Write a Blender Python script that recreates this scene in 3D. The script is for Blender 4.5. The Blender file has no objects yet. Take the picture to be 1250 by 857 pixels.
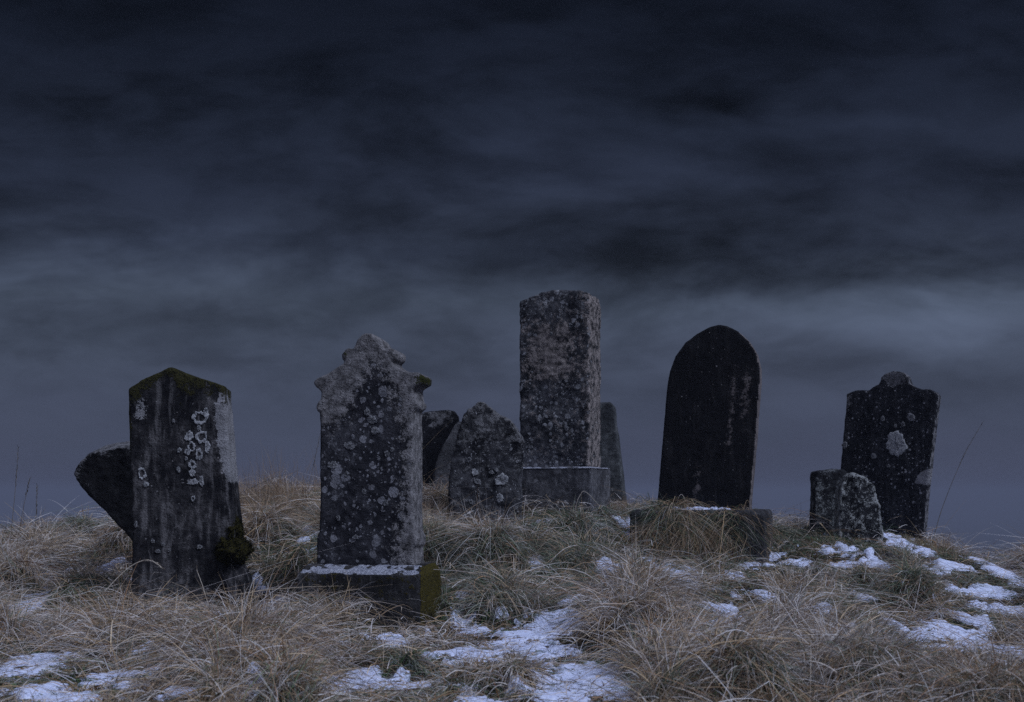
import bpy, bmesh, math, random
import numpy as np
from mathutils import Vector
from mathutils.bvhtree import BVHTree

R = math.radians
rng = np.random.default_rng(11)
random.seed(5)
sc = bpy.context.scene
COL = sc.collection
F, HOR, CX = 1500.0, 600.0, 625.0          # lens of the place: metres per pixel = Y / F


def wx(px, Y): return (px - CX) / F * Y
def wz(py, Y): return (HOR - py) / F * Y
def sst(a, b, x):
    t = np.clip((x - a) / (b - a), 0, 1)
    return t * t * (3 - 2 * t)


# ---------------------------------------------------------------- numpy noise
def _hash(ix, iy, iz, seed):
    with np.errstate(over='ignore'):
        h = (ix.astype(np.int64) * 374761393 + iy.astype(np.int64) * 668265263
             + iz.astype(np.int64) * 2147483647 + seed * 1274126177).astype(np.uint64)
        h = (h ^ (h >> np.uint64(13))) * np.uint64(1274126177)
        h = (h ^ (h >> np.uint64(16))) * np.uint64(2246822519)
        h = h ^ (h >> np.uint64(15))
    return (h & np.uint64(0xFFFFFF)).astype(np.float64) / 0xFFFFFF


def vnoise(p, seed=0):
    i = np.floor(p).astype(np.int64)
    f = p - i
    f = f * f * f * (f * (f * 6 - 15) + 10)
    r = 0
    for dx in (0, 1):
        for dy in (0, 1):
            for dz in (0, 1):
                w = (f[:, 0] if dx else 1 - f[:, 0]) * (f[:, 1] if dy else 1 - f[:, 1]) * (f[:, 2] if dz else 1 - f[:, 2])
                r = r + w * _hash(i[:, 0] + dx, i[:, 1] + dy, i[:, 2] + dz, seed)
    return r


def fbm(p, octv=4, seed=0, gain=.5):
    a, s, t = 1.0, 0.0, 0.0
    q = np.array(p, float)
    for k in range(octv):
        s = s + a * (vnoise(q, seed + k * 17) - .5) * 2
        t += a
        a *= gain
        q = q * 2.03 + 7.7
    return s / t


def fbm2(x, y, octv=4, seed=0, gain=.5):
    return fbm(np.stack([x.ravel(), y.ravel(), np.full(x.size, .37)], 1), octv, seed, gain).reshape(x.shape)


# ---------------------------------------------------------------- terrain
ctl = []
def c(px, py, Y): ctl.append((wx(px, Y), Y, wz(py, Y)))
for px, py in ((-300, 872), (100, 868), (400, 870), (625, 872), (900, 872), (1200, 872), (1500, 876)): c(px, py, 4.1)
for px, py in ((-300, 785), (0, 762), (230, 752), (455, 757), (640, 757), (800, 757), (1000, 763), (1250, 782), (1500, 810)): c(px, py, 6.0)
c(700, 684, 7.2); c(560, 680, 7.2); c(870, 706, 7.2); c(1050, 715, 7.2); c(1250, 735, 7.2)
c(-200, 728, 7.2); c(0, 706, 7.4); c(120, 692, 7.4); c(340, 672, 7.1)
c(340, 632, 8.6); c(470, 632, 8.5); c(590, 640, 8.3); c(690, 622, 9.3); c(780, 632, 9.0)
c(870, 675, 8.0); c(870, 652, 9.0); c(1000, 649, 8.8); c(1090, 657, 8.9); c(1160, 680, 9.0); c(1260, 708, 9.0); c(1450, 765, 9.0)
for X, Y, Z in ((-4.5, 8.5, -.55), (-3.5, 10, -.6), (-1.9, 11, -.45), (0, 12, -.4), (2, 12, -.8), (3.6, 12, -1.1), (6, 11, -1.5),
                (-6, 15, -2.2), (0, 16, -2.3), (6, 16, -2.6), (-5, 2, -.95), (0, 2.2, -.92), (5, 2, -1.0),
                (-5, -2, -1.35), (0, -2, -1.3), (5, -2, -1.4), (-9, 6, -1.2), (9, 6, -1.6)):
    ctl.append((X, Y, Z))
ctl = np.array(ctl)


def _tps(r2): return np.where(r2 > 1e-12, .5 * r2 * np.log(np.maximum(r2, 1e-12)), 0)
_n = len(ctl)
_K = _tps(((ctl[:, None, :2] - ctl[None, :, :2]) ** 2).sum(2)) + np.eye(_n) * .05
_P = np.hstack([np.ones((_n, 1)), ctl[:, :2]])
_A = np.block([[_K, _P], [_P.T, np.zeros((3, 3))]])
_w = np.linalg.solve(_A, np.concatenate([ctl[:, 2], np.zeros(3)]))


def base_h(x, y):
    x = np.asarray(x, float); y = np.asarray(y, float)
    s = _w[_n] + _w[_n + 1] * x + _w[_n + 2] * y
    xc, yc = np.clip(x, -16, 16), np.clip(y, -9, 24)
    s = _w[_n] + _w[_n + 1] * xc + _w[_n + 2] * yc
    for k in range(_n):
        s = s + _w[k] * _tps((xc - ctl[k, 0]) ** 2 + (yc - ctl[k, 1]) ** 2)
    d = np.hypot(x, y - 7)
    far = np.maximum(-.4 - .17 * (d - 5), -30)
    w = sst(6.5, 14, d)
    return (1 - w) * s + w * far


def to_ground(px, py):
    """point of the bare slope seen at a pixel"""
    Y = np.linspace(3.4, 11, 700)
    below = wz(py, Y) <= base_h(wx(px, Y), Y)
    i = np.argmax(below) if below.any() else len(Y) - 1
    return wx(px, Y[i]), Y[i]


# mounds carry the big tussocks, snow lies in the hollows between them
MOUNDS = [(775, 770, .30, .16), (600, 745, .26, .12), (1100, 705, .33, .13), (1000, 700, .22, .07), (230, 775, .3, .06), (300, 845, .35, .1),
          (95, 735, .3, .07), (890, 668, .3, .10), (640, 842, .22, .08), (1030, 845, .4, .12), (1190, 662, .35, .09),
          (1150, 850, .35, .08), (900, 800, .35, .06), (400, 770, .3, .07), (560, 850, .25, .06), (820, 840, .3, .08), (700, 690, .2, .05), (1210, 690, .3, .06), (120, 775, .25, .05)]
SNOW = [(770, 845, 40, 10), (590, 775, 30, 6), (745, 700, 18, 4), (915, 690, 20, 4), (1030, 690, 22, 5), (880, 745, 20, 4), (1190, 760, 30, 6), (300, 715, 10, 5), (40, 735, 20, 4), (520, 735, 14, 4), (1150, 690, 22, 5), (620, 798, 62, 12), (690, 758, 48, 11), (655, 778, 50, 14), (705, 832, 65, 24), (545, 800, 45, 8), (500, 846, 46, 9), (425, 842, 42, 13),
        (160, 828, 40, 10), (175, 800, 26, 7), (22, 822, 42, 26), (70, 852, 70, 12), (128, 701, 22, 5), (165, 707, 18, 5), (830, 705, 34, 14),
        (850, 716, 26, 8), (975, 690, 24, 6), (1075, 690, 22, 5), (1082, 655, 24, 4), (1200, 726, 60, 8), (1232, 748, 42, 8), (1150, 777, 48, 11),
        (940, 731, 34, 9), (862, 762, 30, 8), (752, 636, 32, 6), (700, 641, 26, 6), (1195, 672, 22, 5), (1090, 808, 70, 6), (790, 692, 16, 6),
        (566, 722, 13, 9), (378, 655, 12, 7), (662, 692, 18, 6), (384, 670, 9, 8), (18, 742, 34, 7), (1215, 822, 26, 9), (735, 850, 50, 12),
        (250, 760, 20, 5), (210, 850, 40, 10), (1020, 672, 24, 5), (590, 860, 40, 12), (480, 790, 30, 6), (1180, 800, 40, 7), (1070, 735, 22, 5), (985, 745, 22, 6), (1230, 700, 26, 6), (1010, 775, 30, 5), (930, 675, 20, 4), (690, 735, 16, 4), (110, 770, 18, 5), (60, 700, 18, 4), (1240, 800, 30, 8), (905, 775, 24, 5), (620, 655, 14, 3), (1135, 700, 22, 5), (960, 810, 30, 5), (780, 660, 18, 4), (910, 706, 18, 5), (330, 735, 16, 5), (300, 852, 30, 7), (1110, 668, 20, 4)]
mound_w = [(*to_ground(a, b), r, hh) for a, b, r, hh in MOUNDS]
_snow0 = [(*to_ground(q[0], q[1]), q[2] / F * 6.5) for q in SNOW]
_keep = [(225, 6.2), (190, 7.1), (456, 6.0), (594, 8.3), (684, 9.3), (868, 8.0), (1082, 8.8), (1030, 8.5), (540, 9.9)]
_keep = [(wx(a, b), b) for a, b in _keep]
for _ in range(900):
    if len(mound_w) > 95: break
    Y = rng.uniform(4.0, 8.9); X = rng.uniform(-.52, .52) * Y
    if any(abs(X - a) < .5 and -1.0 < Y - b < .4 for a, b in _keep): continue
    if any(np.hypot(X - a, (Y - b)) < .22 + .5 * r_ for a, b, r_ in _snow0): continue
    if any(np.hypot(X - q[0], Y - q[1]) < .30 for q in mound_w): continue
    mound_w.append((X, Y, rng.uniform(.13, .24), rng.uniform(.08, .19)))

GX0, GX1, GY0, GY1, GS = -6.5, 6.5, 2.0, 13.5, .025
gxs = np.arange(GX0, GX1 + GS / 2, GS); gys = np.arange(GY0, GY1 + GS / 2, GS)
GXX, GYY = np.meshgrid(gxs, gys)


def undulate(x, y):
    return .05 * fbm2(x * 2.2, y * 2.2, 3, 3) + .026 * fbm2(x * 6, y * 6, 3, 9)


def mounds_h(x, y):
    d = np.zeros_like(x)
    wx_ = x + .05 * fbm2(x * 6, y * 6, 2, 13); wy_ = y + .05 * fbm2(x * 6, y * 6, 2, 14)
    for mx, my, r, hh in mound_w:
        d = np.maximum(d, 1.15 * hh * np.exp(-(((wx_ - mx) ** 2 + (wy_ - my) ** 2) / r ** 2) ** 1.4))
    return d


def snow_field(x, y):
    m = np.zeros_like(x)
    qx = x + .17 * fbm2(x * 4, y * 4, 4, 21); qy = y + .22 * fbm2(x * 4, y * 4, 4, 22)
    for X, Y, rx, ry in snow_w:
        m = np.maximum(m, 1.15 * np.exp(-.75 * (((qx - X) / rx) ** 2 + ((qy - Y) / ry) ** 2)))
    m = .94 * m + .62 * fbm2(x * 7, y * 4.5, 4, 31) + 1.05 * fbm2(x * 15, y * 11, 4, 33) + .12 * fbm2(x * 1.3, y * 1.3, 2, 5)
    return m


H = base_h(GXX, GYY)
edge = sst(0, 1.2, np.minimum(np.minimum(GXX - GX0, GX1 - GXX), np.minimum(GYY - GY0, GY1 - GYY)))
H = H + undulate(GXX, GYY) * edge


# nothing tall hides the feet of the front stones
def bil(A, x, y):
    u = np.clip((x - GX0) / GS, 0, len(gxs) - 1.001); v = np.clip((y - GY0) / GS, 0, len(gys) - 1.001)
    i = u.astype(int); j = v.astype(int); fu = u - i; fv = v - j
    return (A[j, i] * (1 - fu) + A[j, i + 1] * fu) * (1 - fv) + (A[j + 1, i] * (1 - fu) + A[j + 1, i + 1] * fu) * fv


def gh(x, y): return bil(H, np.asarray(x, float), np.asarray(y, float))


def on_turf(px, py):
    """the same, on the uneven turf"""
    Y = np.linspace(3.4, 11, 1500)
    below = wz(py, Y) <= gh(wx(px, Y), Y)
    i = np.argmax(below) if below.any() else len(Y) - 1
    return wx(px, Y[i]), Y[i]


snow_w = []
for a, b, rx, ry in SNOW:
    X, Y = on_turf(a, b)
    Ya = on_turf(a, b - ry * .8)[1]; Yb = on_turf(a, b + ry * .8)[1]
    snow_w.append((X, Y, rx / F * Y, float(np.clip((Ya - Yb) / 1.6, .07, .5))))
BLOB = np.zeros_like(H)
for X, Y, rx, ry in snow_w:
    BLOB = np.maximum(BLOB, np.exp(-.6 * (((GXX - X) / rx) ** 2 + ((GYY - Y) / ry) ** 2)))
_open = BLOB.copy()
for _t in np.arange(.06, .56, .06):
    _open = np.maximum(_open, bil(BLOB, GXX * (1 + _t / GYY), GYY + _t) * (1 - .5 * _t))
MND = mounds_h(GXX, GYY) * edge * (1 - sst(.25, .75, _open))
H = H + MND
SN = snow_field(GXX, GYY) - 5.0 * np.clip(MND, 0, .1)
# the turf is grazed short along the near edge of each snowy hollow: tallest growth the hollow leaves there
HMAX = np.full(SN.shape, 9.0)
for _t in np.arange(0, 1.0, .05):
    _s = bil(SN, GXX * (1 + _t / GYY), GYY + _t)
    HMAX = np.minimum(HMAX, np.where(_s > .55, .025 + .17 * _t, 9.0))


# ---------------------------------------------------------------- mesh helpers
def mesh_np(name, V, quads, mat, smooth=True, parent=None, attrs=None, color=None, tris=None):
    me = bpy.data.meshes.new(name)
    V = np.ascontiguousarray(V, np.float32)
    me.vertices.add(len(V)); me.vertices.foreach_set('co', V.ravel())
    n = len(quads)
    me.loops.add(n * 4); me.loops.foreach_set('vertex_index', np.ascontiguousarray(quads, np.int32).ravel())
    me.polygons.add(n)
    me.polygons.foreach_set('loop_start', np.arange(0, n * 4, 4, dtype=np.int32))
    me.update(calc_edges=True)
    if smooth: me.polygons.foreach_set('use_smooth', np.ones(n, bool))
    if color is not None:
        a = me.attributes.new('col', 'FLOAT_COLOR', 'POINT')
        a.data.foreach_set('color', np.ascontiguousarray(np.hstack([color, np.ones((len(V), 1))]), np.float32).ravel())
    me.materials.append(mat)
    me.validate()
    o = bpy.data.objects.new(name, me); COL.objects.link(o)
    if parent: o.parent = parent
    return o


def tag(o, label=None, cat=None, group=None, kind=None):
    if label: o['label'] = label
    if cat: o['category'] = cat
    if group: o['group'] = group
    if kind: o['kind'] = kind
    return o


def empty(name, loc, rot=(0, 0, 0)):
    o = bpy.data.objects.new(name, None); COL.objects.link(o)
    o.location = loc; o.rotation_euler = rot
    o.empty_display_size = .2
    return o


# ---------------------------------------------------------------- node helper
class NT:
    def __init__(s, tree): s.t = tree; s.n = tree.nodes; s.l = tree.links
    def new(s, typ, ins=None, **kw):
        n = s.n.new(typ)
        for k, v in kw.items(): setattr(n, k, v)
        for k, v in (ins or {}).items(): s.set(n.inputs[k], v)
        return n
    def set(s, sock, v):
        if isinstance(v, bpy.types.NodeSocket): s.l.new(v, sock)
        elif isinstance(v, bpy.types.Node): s.l.new(v.outputs[0], sock)
        else:
            if sock.type == 'RGBA' and len(v) == 3: v = (*v, 1)
            sock.default_value = v
    def m(s, op, a, b=0.0, cc=None, clamp=False):
        n = s.new('ShaderNodeMath', {0: a, 1: b}, operation=op, use_clamp=clamp)
        if cc is not None: s.set(n.inputs[2], cc)
        return n.outputs[0]
    def step(s, x, lo, hi, a=0.0, b=1.0):
        return s.new('ShaderNodeMapRange', {0: x, 1: lo, 2: hi, 3: a, 4: b}, interpolation_type='SMOOTHSTEP').outputs[0]
    def mix(s, fac, a, b):
        n = s.new('ShaderNodeMix', data_type='RGBA')
        s.set(n.inputs[0], fac); s.set(n.inputs[6], a); s.set(n.inputs[7], b)
        return n.outputs[2]
    def noise(s, vec, scale, detail=4, rough=.55, dist=0.0):
        n = s.new('ShaderNodeTexNoise', {'Vector': vec, 'Scale': scale, 'Detail': detail, 'Roughness': rough, 'Distortion': dist})
        return n.outputs[0]
    def vor(s, vec, scale, rnd=1.0):
        return s.new('ShaderNodeTexVoronoi', {'Vector': vec, 'Scale': scale, 'Randomness': rnd})


def material(name):
    m = bpy.data.materials.new(name); m.use_nodes = True
    m.node_tree.nodes.clear()
    t = NT(m.node_tree)
    out = t.new('ShaderNodeOutputMaterial')
    p = t.new('ShaderNodeBsdfPrincipled')
    t.l.new(p.outputs[0], out.inputs[0])
    return m, t, p


def attr(t, name): return t.new('ShaderNodeAttribute', attribute_name=name).outputs['Fac']


def stone_mat(name, dark, mid, spot, crust=(.30, .29, .30), pale=(.33, .33, .36), moss=(.045, .05, .012), vs=26, spots=.5, specks=.3,
              streak=.4, grain=1.0, spec=.1, pamp=.75, prange=(.44, .52), seed=0.0, blot=.5, freckle=.5, dots=0.0):
    """weathered stone: grain, water streaks, round lichens, crusts, moss; the where comes from mesh attributes"""
    m, t, p = material(name)
    co = t.new('ShaderNodeTexCoord').outputs['Object']
    off = t.new('ShaderNodeVectorMath', {0: co, 1: (seed, seed * .7, seed * 1.3)}, operation='ADD').outputs[0]
    wn = t.new('ShaderNodeTexNoise', {'Vector': off, 'Scale': 45.0, 'Detail': 3.0})
    w = t.new('ShaderNodeVectorMath', {0: wn.outputs[1], 1: (.5, .5, .5)}, operation='SUBTRACT').outputs[0]
    w = t.new('ShaderNodeVectorMath', {0: w, 3: .022}, operation='SCALE').outputs[0]
    dc = t.new('ShaderNodeVectorMath', {0: off, 1: w}, operation='ADD').outputs[0]
    big = t.noise(off, 5.5, 6, .62)
    med = t.noise(off, 21, 6, .65)
    fine = t.noise(off, 120, 5, .7)
    # base grain
    base = t.mix(t.step(t.m('ADD', t.m('MULTIPLY', big, .6), t.m('MULTIPLY', med, .4)), .38, .64), dark, mid)
    # vertical water streaks
    sv = t.new('ShaderNodeVectorMath', {0: off, 1: (26, 26, 4.5)}, operation='MULTIPLY').outputs[0]
    st = t.noise(sv, 1.0, 5, .6, .4)
    base = t.mix(t.m('MULTIPLY', t.step(st, .5, .72), streak), base, t.mix(.45, mid, spot))
    base = t.mix(t.m('MULTIPLY', t.step(st, .5, .32), streak), base, dark)
    # blotchy crustose growth
    bl = t.m('ADD', t.m('MULTIPLY', med, .65), t.m('MULTIPLY', fine, .35))
    blm = t.m('MULTIPLY', t.step(bl, .52, .60), t.step(big, .62 - .3 * blot, .74 - .3 * blot))
    base = t.mix(t.m('MULTIPLY', blm, blot), base, t.mix(.5, mid, spot))
    # round lichens, two sizes
    hmask = None
    for k, (sz, amt) in enumerate(((vs, spots), (vs * 2.7, specks))):
        v = t.vor(dc, sz)
        rnd = t.new('ShaderNodeSeparateColor', {0: v.outputs['Color']})
        r = t.m('MULTIPLY', t.m('SUBTRACT', rnd.outputs[0], 1 - amt), .75)
        r = t.m('ADD', r, t.m('MULTIPLY', t.m('GREATER_THAN', rnd.outputs[0], 1 - amt), .10))
        r = t.m('MULTIPLY', r, t.step(t.noise(off, 5 + k * 4, 2), .34, .52))
        d = t.m('SUBTRACT', r, v.outputs['Distance'])
        msk = t.step(d, 0.0, .07)
        tone = t.mix(rnd.outputs[1], t.mix(.55, mid, spot), spot)
        tone = t.mix(t.m('MULTIPLY', t.step(fine, .52, .62), .5), tone, mid)
        base = t.mix(t.m('MULTIPLY', msk, .85), base, tone)
        hmask = msk if hmask is None else t.m('MAXIMUM', hmask, msk)
    if dots:
        v3 = t.vor(dc, 40)
        rn3 = t.new('ShaderNodeSeparateColor', {0: v3.outputs['Color']})
        dm = t.m('MULTIPLY', t.step(v3.outputs['Distance'], t.m('ADD', t.m('MULTIPLY', rn3.outputs[1], .20), .10), .05), t.m('GREATER_THAN', rn3.outputs[0], 1 - dots))
        base = t.mix(dm, base, spot)
    # dark freckles
    v2 = t.vor(dc, 75)
    fr = t.m('MULTIPLY', t.step(v2.outputs['Distance'], .34, .2), t.step(med, .45, .6))
    def region(nm, amp, lo=.42, hi=.58):
        a = attr(t, nm)
        q = t.m('ADD', a, t.m('MULTIPLY', t.m('SUBTRACT', med, .5), amp))
        q = t.m('ADD', q, t.m('MULTIPLY', t.m('SUBTRACT', fine, .5), amp * .8))
        return t.m('MULTIPLY', t.step(q, lo, hi), t.step(a, .02, .12))
    cr = region('crust', 2.2)
    ccol = t.mix(t.step(med, .35, .65), tuple(x * .34 for x in crust), crust)
    ccol = t.mix(t.m('MULTIPLY', fr, .8), ccol, tuple(x * .7 + .004 for x in dark))
    base = t.mix(cr, base, ccol)
    pa = region('pale', pamp, *prange)
    pcol = t.mix(t.step(big, .35, .65), tuple(x * .72 for x in pale), pale)
    pcol = t.mix(t.m('MULTIPLY', fr, .35), pcol, tuple(x * .4 for x in pale))
    base = t.mix(pa, base, pcol)
    mo = region('moss', 1.5)
    mcol = t.mix(t.step(fine, .35, .62), tuple(x * .35 for x in moss), moss)
    base = t.mix(mo, base, mcol)
    base = t.mix(t.m('MULTIPLY', t.step(fine, .44, .34), freckle), base, tuple(x * .5 for x in dark))
    t.set(p.inputs['Base Color'], base)
    p.inputs['Roughness'].default_value = .88
    p.inputs['Specular IOR Level'].default_value = spec
    hgt = t.m('ADD', t.m('MULTIPLY', fine, .55 * grain), t.m('MULTIPLY', med, .9 * grain))
    hgt = t.m('ADD', hgt, t.m('MULTIPLY', hmask, .25))
    hgt = t.m('ADD', hgt, t.m('MULTIPLY', cr, .35))
    hgt = t.m('ADD', hgt, t.m('MULTIPLY', mo, .6))
    b = t.new('ShaderNodeBump', {'Strength': 1.0, 'Distance': .022, 'Height': hgt})
    t.l.new(b.outputs[0], p.inputs['Normal'])
    return m


def simple_mat(name, a, b, scale=60, rough=.9, bump=.004, spec=.2):
    m, t, p = material(name)
    co = t.new('ShaderNodeTexCoord').outputs['Object']
    n = t.noise(co, scale, 6, .65)
    n2 = t.noise(co, scale * 4, 4, .65)
    t.set(p.inputs['Base Color'], t.mix(t.step(t.m('ADD', t.m('MULTIPLY', n, .6), t.m('MULTIPLY', n2, .4)), .4, .6), a, b))
    p.inputs['Roughness'].default_value = rough
    p.inputs['Specular IOR Level'].default_value = spec
    t.l.new(t.new('ShaderNodeBump', {'Strength': 1.0, 'Distance': bump, 'Height': t.m('ADD', n, n2)}).outputs[0], p.inputs['Normal'])
    return m


M_LICHEN = simple_mat('pale_lichen', (.20, .21, .24), (.52, .53, .57), 70, .95, .008)
M_GREYLICHEN = simple_mat('grey_lichen', (.13, .14, .16), (.34, .34, .37), 80, .95, .008)
M_MOSS = simple_mat('moss', (.010, .011, .005), (.070, .062, .020), 40, 1, .03, .05)
M_FROST = simple_mat('frost', (.26, .28, .38), (.70, .73, .88), 75, .8, .02)
M_STALK = simple_mat('dry_stem', (.09, .075, .055), (.17, .14, .11), 40, .9, .001)
M_STRAW = simple_mat('frosted_stem', (.36, .31, .25), (.62, .57, .52), 120, .9, .001)

# snow ---------------------------------------------------------
M_SNOW, t, p = material('snow')
co = t.new('ShaderNodeTexCoord').outputs['Object']
n1 = t.noise(co, 9, 5, .6); n2 = t.noise(co, 70, 5, .65)
t.set(p.inputs['Base Color'], t.mix(t.step(n2, .3, .7), (.50, .56, .82), (.68, .735, .94)))
p.inputs['Roughness'].default_value = .6
p.inputs['Specular IOR Level'].default_value = .3
t.l.new(t.new('ShaderNodeBump', {'Strength': .8, 'Distance': .02, 'Height': t.m('ADD', n1, t.m('MULTIPLY', n2, .5))}).outputs[0], p.inputs['Normal'])

# ground -------------------------------------------------------
M_GROUND, t, p = material('turf_litter')
co = t.new('ShaderNodeTexCoord').outputs['Object']
n1 = t.noise(co, 3.5, 6, .6); n2 = t.noise(co, 38, 6, .7); n3 = t.noise(co, 150, 4, .7)
cc = t.mix(t.step(n1, .4, .62), (.020, .016, .010), (.016, .021, .011))
cc = t.mix(t.step(n2, .48, .66), cc, (.07, .054, .034))
cc = t.mix(t.m('MULTIPLY', t.step(n3, .54, .68), t.step(n1, .42, .6)), cc, (.40, .40, .44))
t.set(p.inputs['Base Color'], cc)
p.inputs['Roughness'].default_value = .95
p.inputs['Specular IOR Level'].default_value = .1
t.l.new(t.new('ShaderNodeBump', {'Strength': 1.0, 'Distance': .03, 'Height': t.m('ADD', n2, t.m('MULTIPLY', n3, .5))}).outputs[0], p.inputs['Normal'])

# grass --------------------------------------------------------
M_GRASS, t, p = material('grass_blades')
a = t.new('ShaderNodeAttribute', attribute_name='col')
t.l.new(a.outputs['Color'], p.inputs['Base Color'])
p.inputs['Roughness'].default_value = .75
p.inputs['Specular IOR Level'].default_value = .2
tr = t.new('ShaderNodeBsdfTranslucent')
t.l.new(a.outputs['Color'], tr.inputs[0])
mx = t.new('ShaderNodeMixShader', {0: .22})
t.l.new(p.outputs[0], mx.inputs[1]); t.l.new(tr.outputs[0], mx.inputs[2])
outn = [n for n in t.n if n.type == 'OUTPUT_MATERIAL'][0]
t.l.new(mx.outputs[0], outn.inputs[0])

# ---------------------------------------------------------------- ground sheet
def tail(lo, hi, step, reach, grow=1.16):
    core = list(np.arange(lo, hi + step / 2, step))
    a, s = [], step
    v = hi
    while v < reach:
        s *= grow; v += s; a.append(v)
    b, s = [], step
    v = lo
    while v > -reach:
        s *= grow; v -= s; b.append(v)
    return np.array(b[::-1] + core + a)


ax = tail(-5.5, 5.5, .03, 3000); ay = tail(3.0, 12.5, .03, 3000)
XX, YY = np.meshgrid(ax, ay)
ZZ = base_h(XX, YY)
inside = (XX > GX0) & (XX < GX1) & (YY > GY0) & (YY < GY1)
ZZ[inside] = gh(XX[inside], YY[inside])
dd = np.hypot(XX, YY - 7)
ZZ = ZZ + np.where(dd > 14, sst(14, 60, dd) * 1.2 * fbm2(XX / 25, YY / 25, 3, 77), 0)


def grid_quads(ny, nx):
    i = np.arange(ny * nx).reshape(ny, nx)
    return np.stack([i[:-1, :-1], i[:-1, 1:], i[1:, 1:], i[1:, :-1]], -1).reshape(-1, 4)


g = mesh_np('ground', np.stack([XX, YY, ZZ], -1).reshape(-1, 3), grid_quads(*XX.shape), M_GROUND)
tag(g, 'rough turf of the rounded hilltop under grass and snow', kind='structure')

# snow sheet: its own thickness, dips under the turf outside the patches
sx = np.arange(-4.6, 4.6, .014); sy = np.arange(3.6, 10.2, .014)
SX, SY = np.meshgrid(sx, sy)
ms = bil(SN, SX, SY) + .55 * fbm2(SX * 30, SY * 26, 4, 61)
th = np.clip((ms - .53) * .055, -.03, .017)
th = th + np.where(th > 0, .004, 0) * 1.0
lump = .006 * fbm2(SX * 14, SY * 14, 3, 91) + .0035 * fbm2(SX * 45, SY * 45, 2, 95)
SZ = gh(SX, SY) + th + np.where(th > 0, lump, 0)
qd = grid_quads(*SX.shape)
keep = (th.ravel()[qd] > -.012).any(1)
qd = qd[keep]
used = np.unique(qd)
remap = np.zeros(SX.size, int); remap[used] = np.arange(len(used))
s = mesh_np('snow', np.stack([SX, SY, SZ], -1).reshape(-1, 3)[used], remap[qd], M_SNOW)
tag(s, 'thin broken patches of snow lying between the grass tussocks', 'snow', kind='stuff')


# ---------------------------------------------------------------- stones
def smooth_outline(pts, n=2):
    return pts


def prism(pts, y0, y1, top_back=0.0):
    """outline (x, z) extruded from y0 (front) to y1"""
    bm = bmesh.new()
    f = [bm.verts.new((x, y0, z)) for x, z in pts]
    b = [bm.verts.new((x, y1, z)) for x, z in pts]
    bm.faces.new(f); bm.faces.new(b[::-1])
    k = len(pts)
    for i in range(k):
        j = (i + 1) % k
        bm.faces.new((f[j], f[i], b[i], b[j]))
    bmesh.ops.recalc_face_normals(bm, faces=bm.faces)
    return bm


def sdist(px, pz, poly):
    """signed distance to a polygon (negative inside)"""
    poly = np.array(poly, float)
    d = np.full(px.shape, 1e9); ins = np.zeros(px.shape, bool)
    k = len(poly)
    for i in range(k):
        a, b = poly[i], poly[(i + 1) % k]
        e = b - a
        tt = np.clip(((px - a[0]) * e[0] + (pz - a[1]) * e[1]) / max(e @ e, 1e-9), 0, 1)
        d = np.minimum(d, np.hypot(px - a[0] - tt * e[0], pz - a[1] - tt * e[1]))
        cr = ((a[1] > pz) != (b[1] > pz))
        with np.errstate(divide='ignore', invalid='ignore'):
            xi = (b[0] - a[0]) * (pz - a[1]) / (b[1] - a[1]) + a[0]
        ins ^= cr & (px < xi)
    return np.where(ins, -d, d)


def stone(name, bm, mat, parent=None, vox=.009, smooth=3, rough=.006, rscale=9, fine=.0025, seed=0, masks=None, chip=0.0):
    """prism -> voxel remesh -> worn edges -> uneven hewn surface, with mask attributes for the shader"""
    me = bpy.data.meshes.new(name); bm.to_mesh(me); bm.free()
    o = bpy.data.objects.new(name, me); COL.objects.link(o)
    md = o.modifiers.new('r', 'REMESH'); md.mode = 'VOXEL'; md.voxel_size = vox
    ms_ = o.modifiers.new('s', 'SMOOTH'); ms_.iterations = smooth; ms_.factor = .5
    dg = bpy.context.evaluated_depsgraph_get()
    me2 = bpy.data.meshes.new_from_object(o.evaluated_get(dg))
    o.modifiers.clear()
    o.data = me2; bpy.data.meshes.remove(me); me2.name = name
    n = len(me2.vertices)
    V = np.empty(n * 3, np.float32); me2.vertices.foreach_get('co', V); V = V.reshape(-1, 3).astype(float)
    N = np.empty(n * 3, np.float32); me2.vertex_normals.foreach_get('vector', N); N = N.reshape(-1, 3)
    q = V + seed * 3.17
    d = rough * fbm(q * rscale, 4, seed) + fine * fbm(q * 55, 3, seed + 5)
    if chip:   # bites out of the edges
        ed = np.clip(1 - np.abs(N).max(1), 0, .45) / .45
        d = d - chip * ed * sst(.0, .5, fbm(q * 16, 3, seed + 9))
    V2 = V + N * d[:, None]
    me2.vertices.foreach_set('co', V2.astype(np.float32).ravel())
    for key in ('crust', 'moss', 'pale'):
        val = np.zeros(n)
        if masks and key in masks: val = np.clip(masks[key](V[:, 0], V[:, 1], V[:, 2], N), 0, 1)
        at = me2.attributes.new(key, 'FLOAT', 'POINT'); at.data.foreach_set('value', val.astype(np.float32))
    me2.polygons.foreach_set('use_smooth', np.ones(len(me2.polygons), bool))
    me2.materials.clear(); me2.materials.append(mat)
    me2.update()
    if parent: o.parent = parent
    return o


class Loc:
    """pixel <-> local metres of one stone standing at distance Y"""
    def __init__(s, cx, by, Y): s.cx, s.by, s.Y = cx, by, Y; s.k = Y / F
    def pts(s, L): return [((a - s.cx) * s.k, (s.by - b) * s.k) for a, b in L]
    def p(s, a, b): return ((a - s.cx) * s.k, (s.by - b) * s.k)
    @property
    def loc(s): return (wx(s.cx, s.Y), s.Y, wz(s.by, s.Y))


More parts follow.
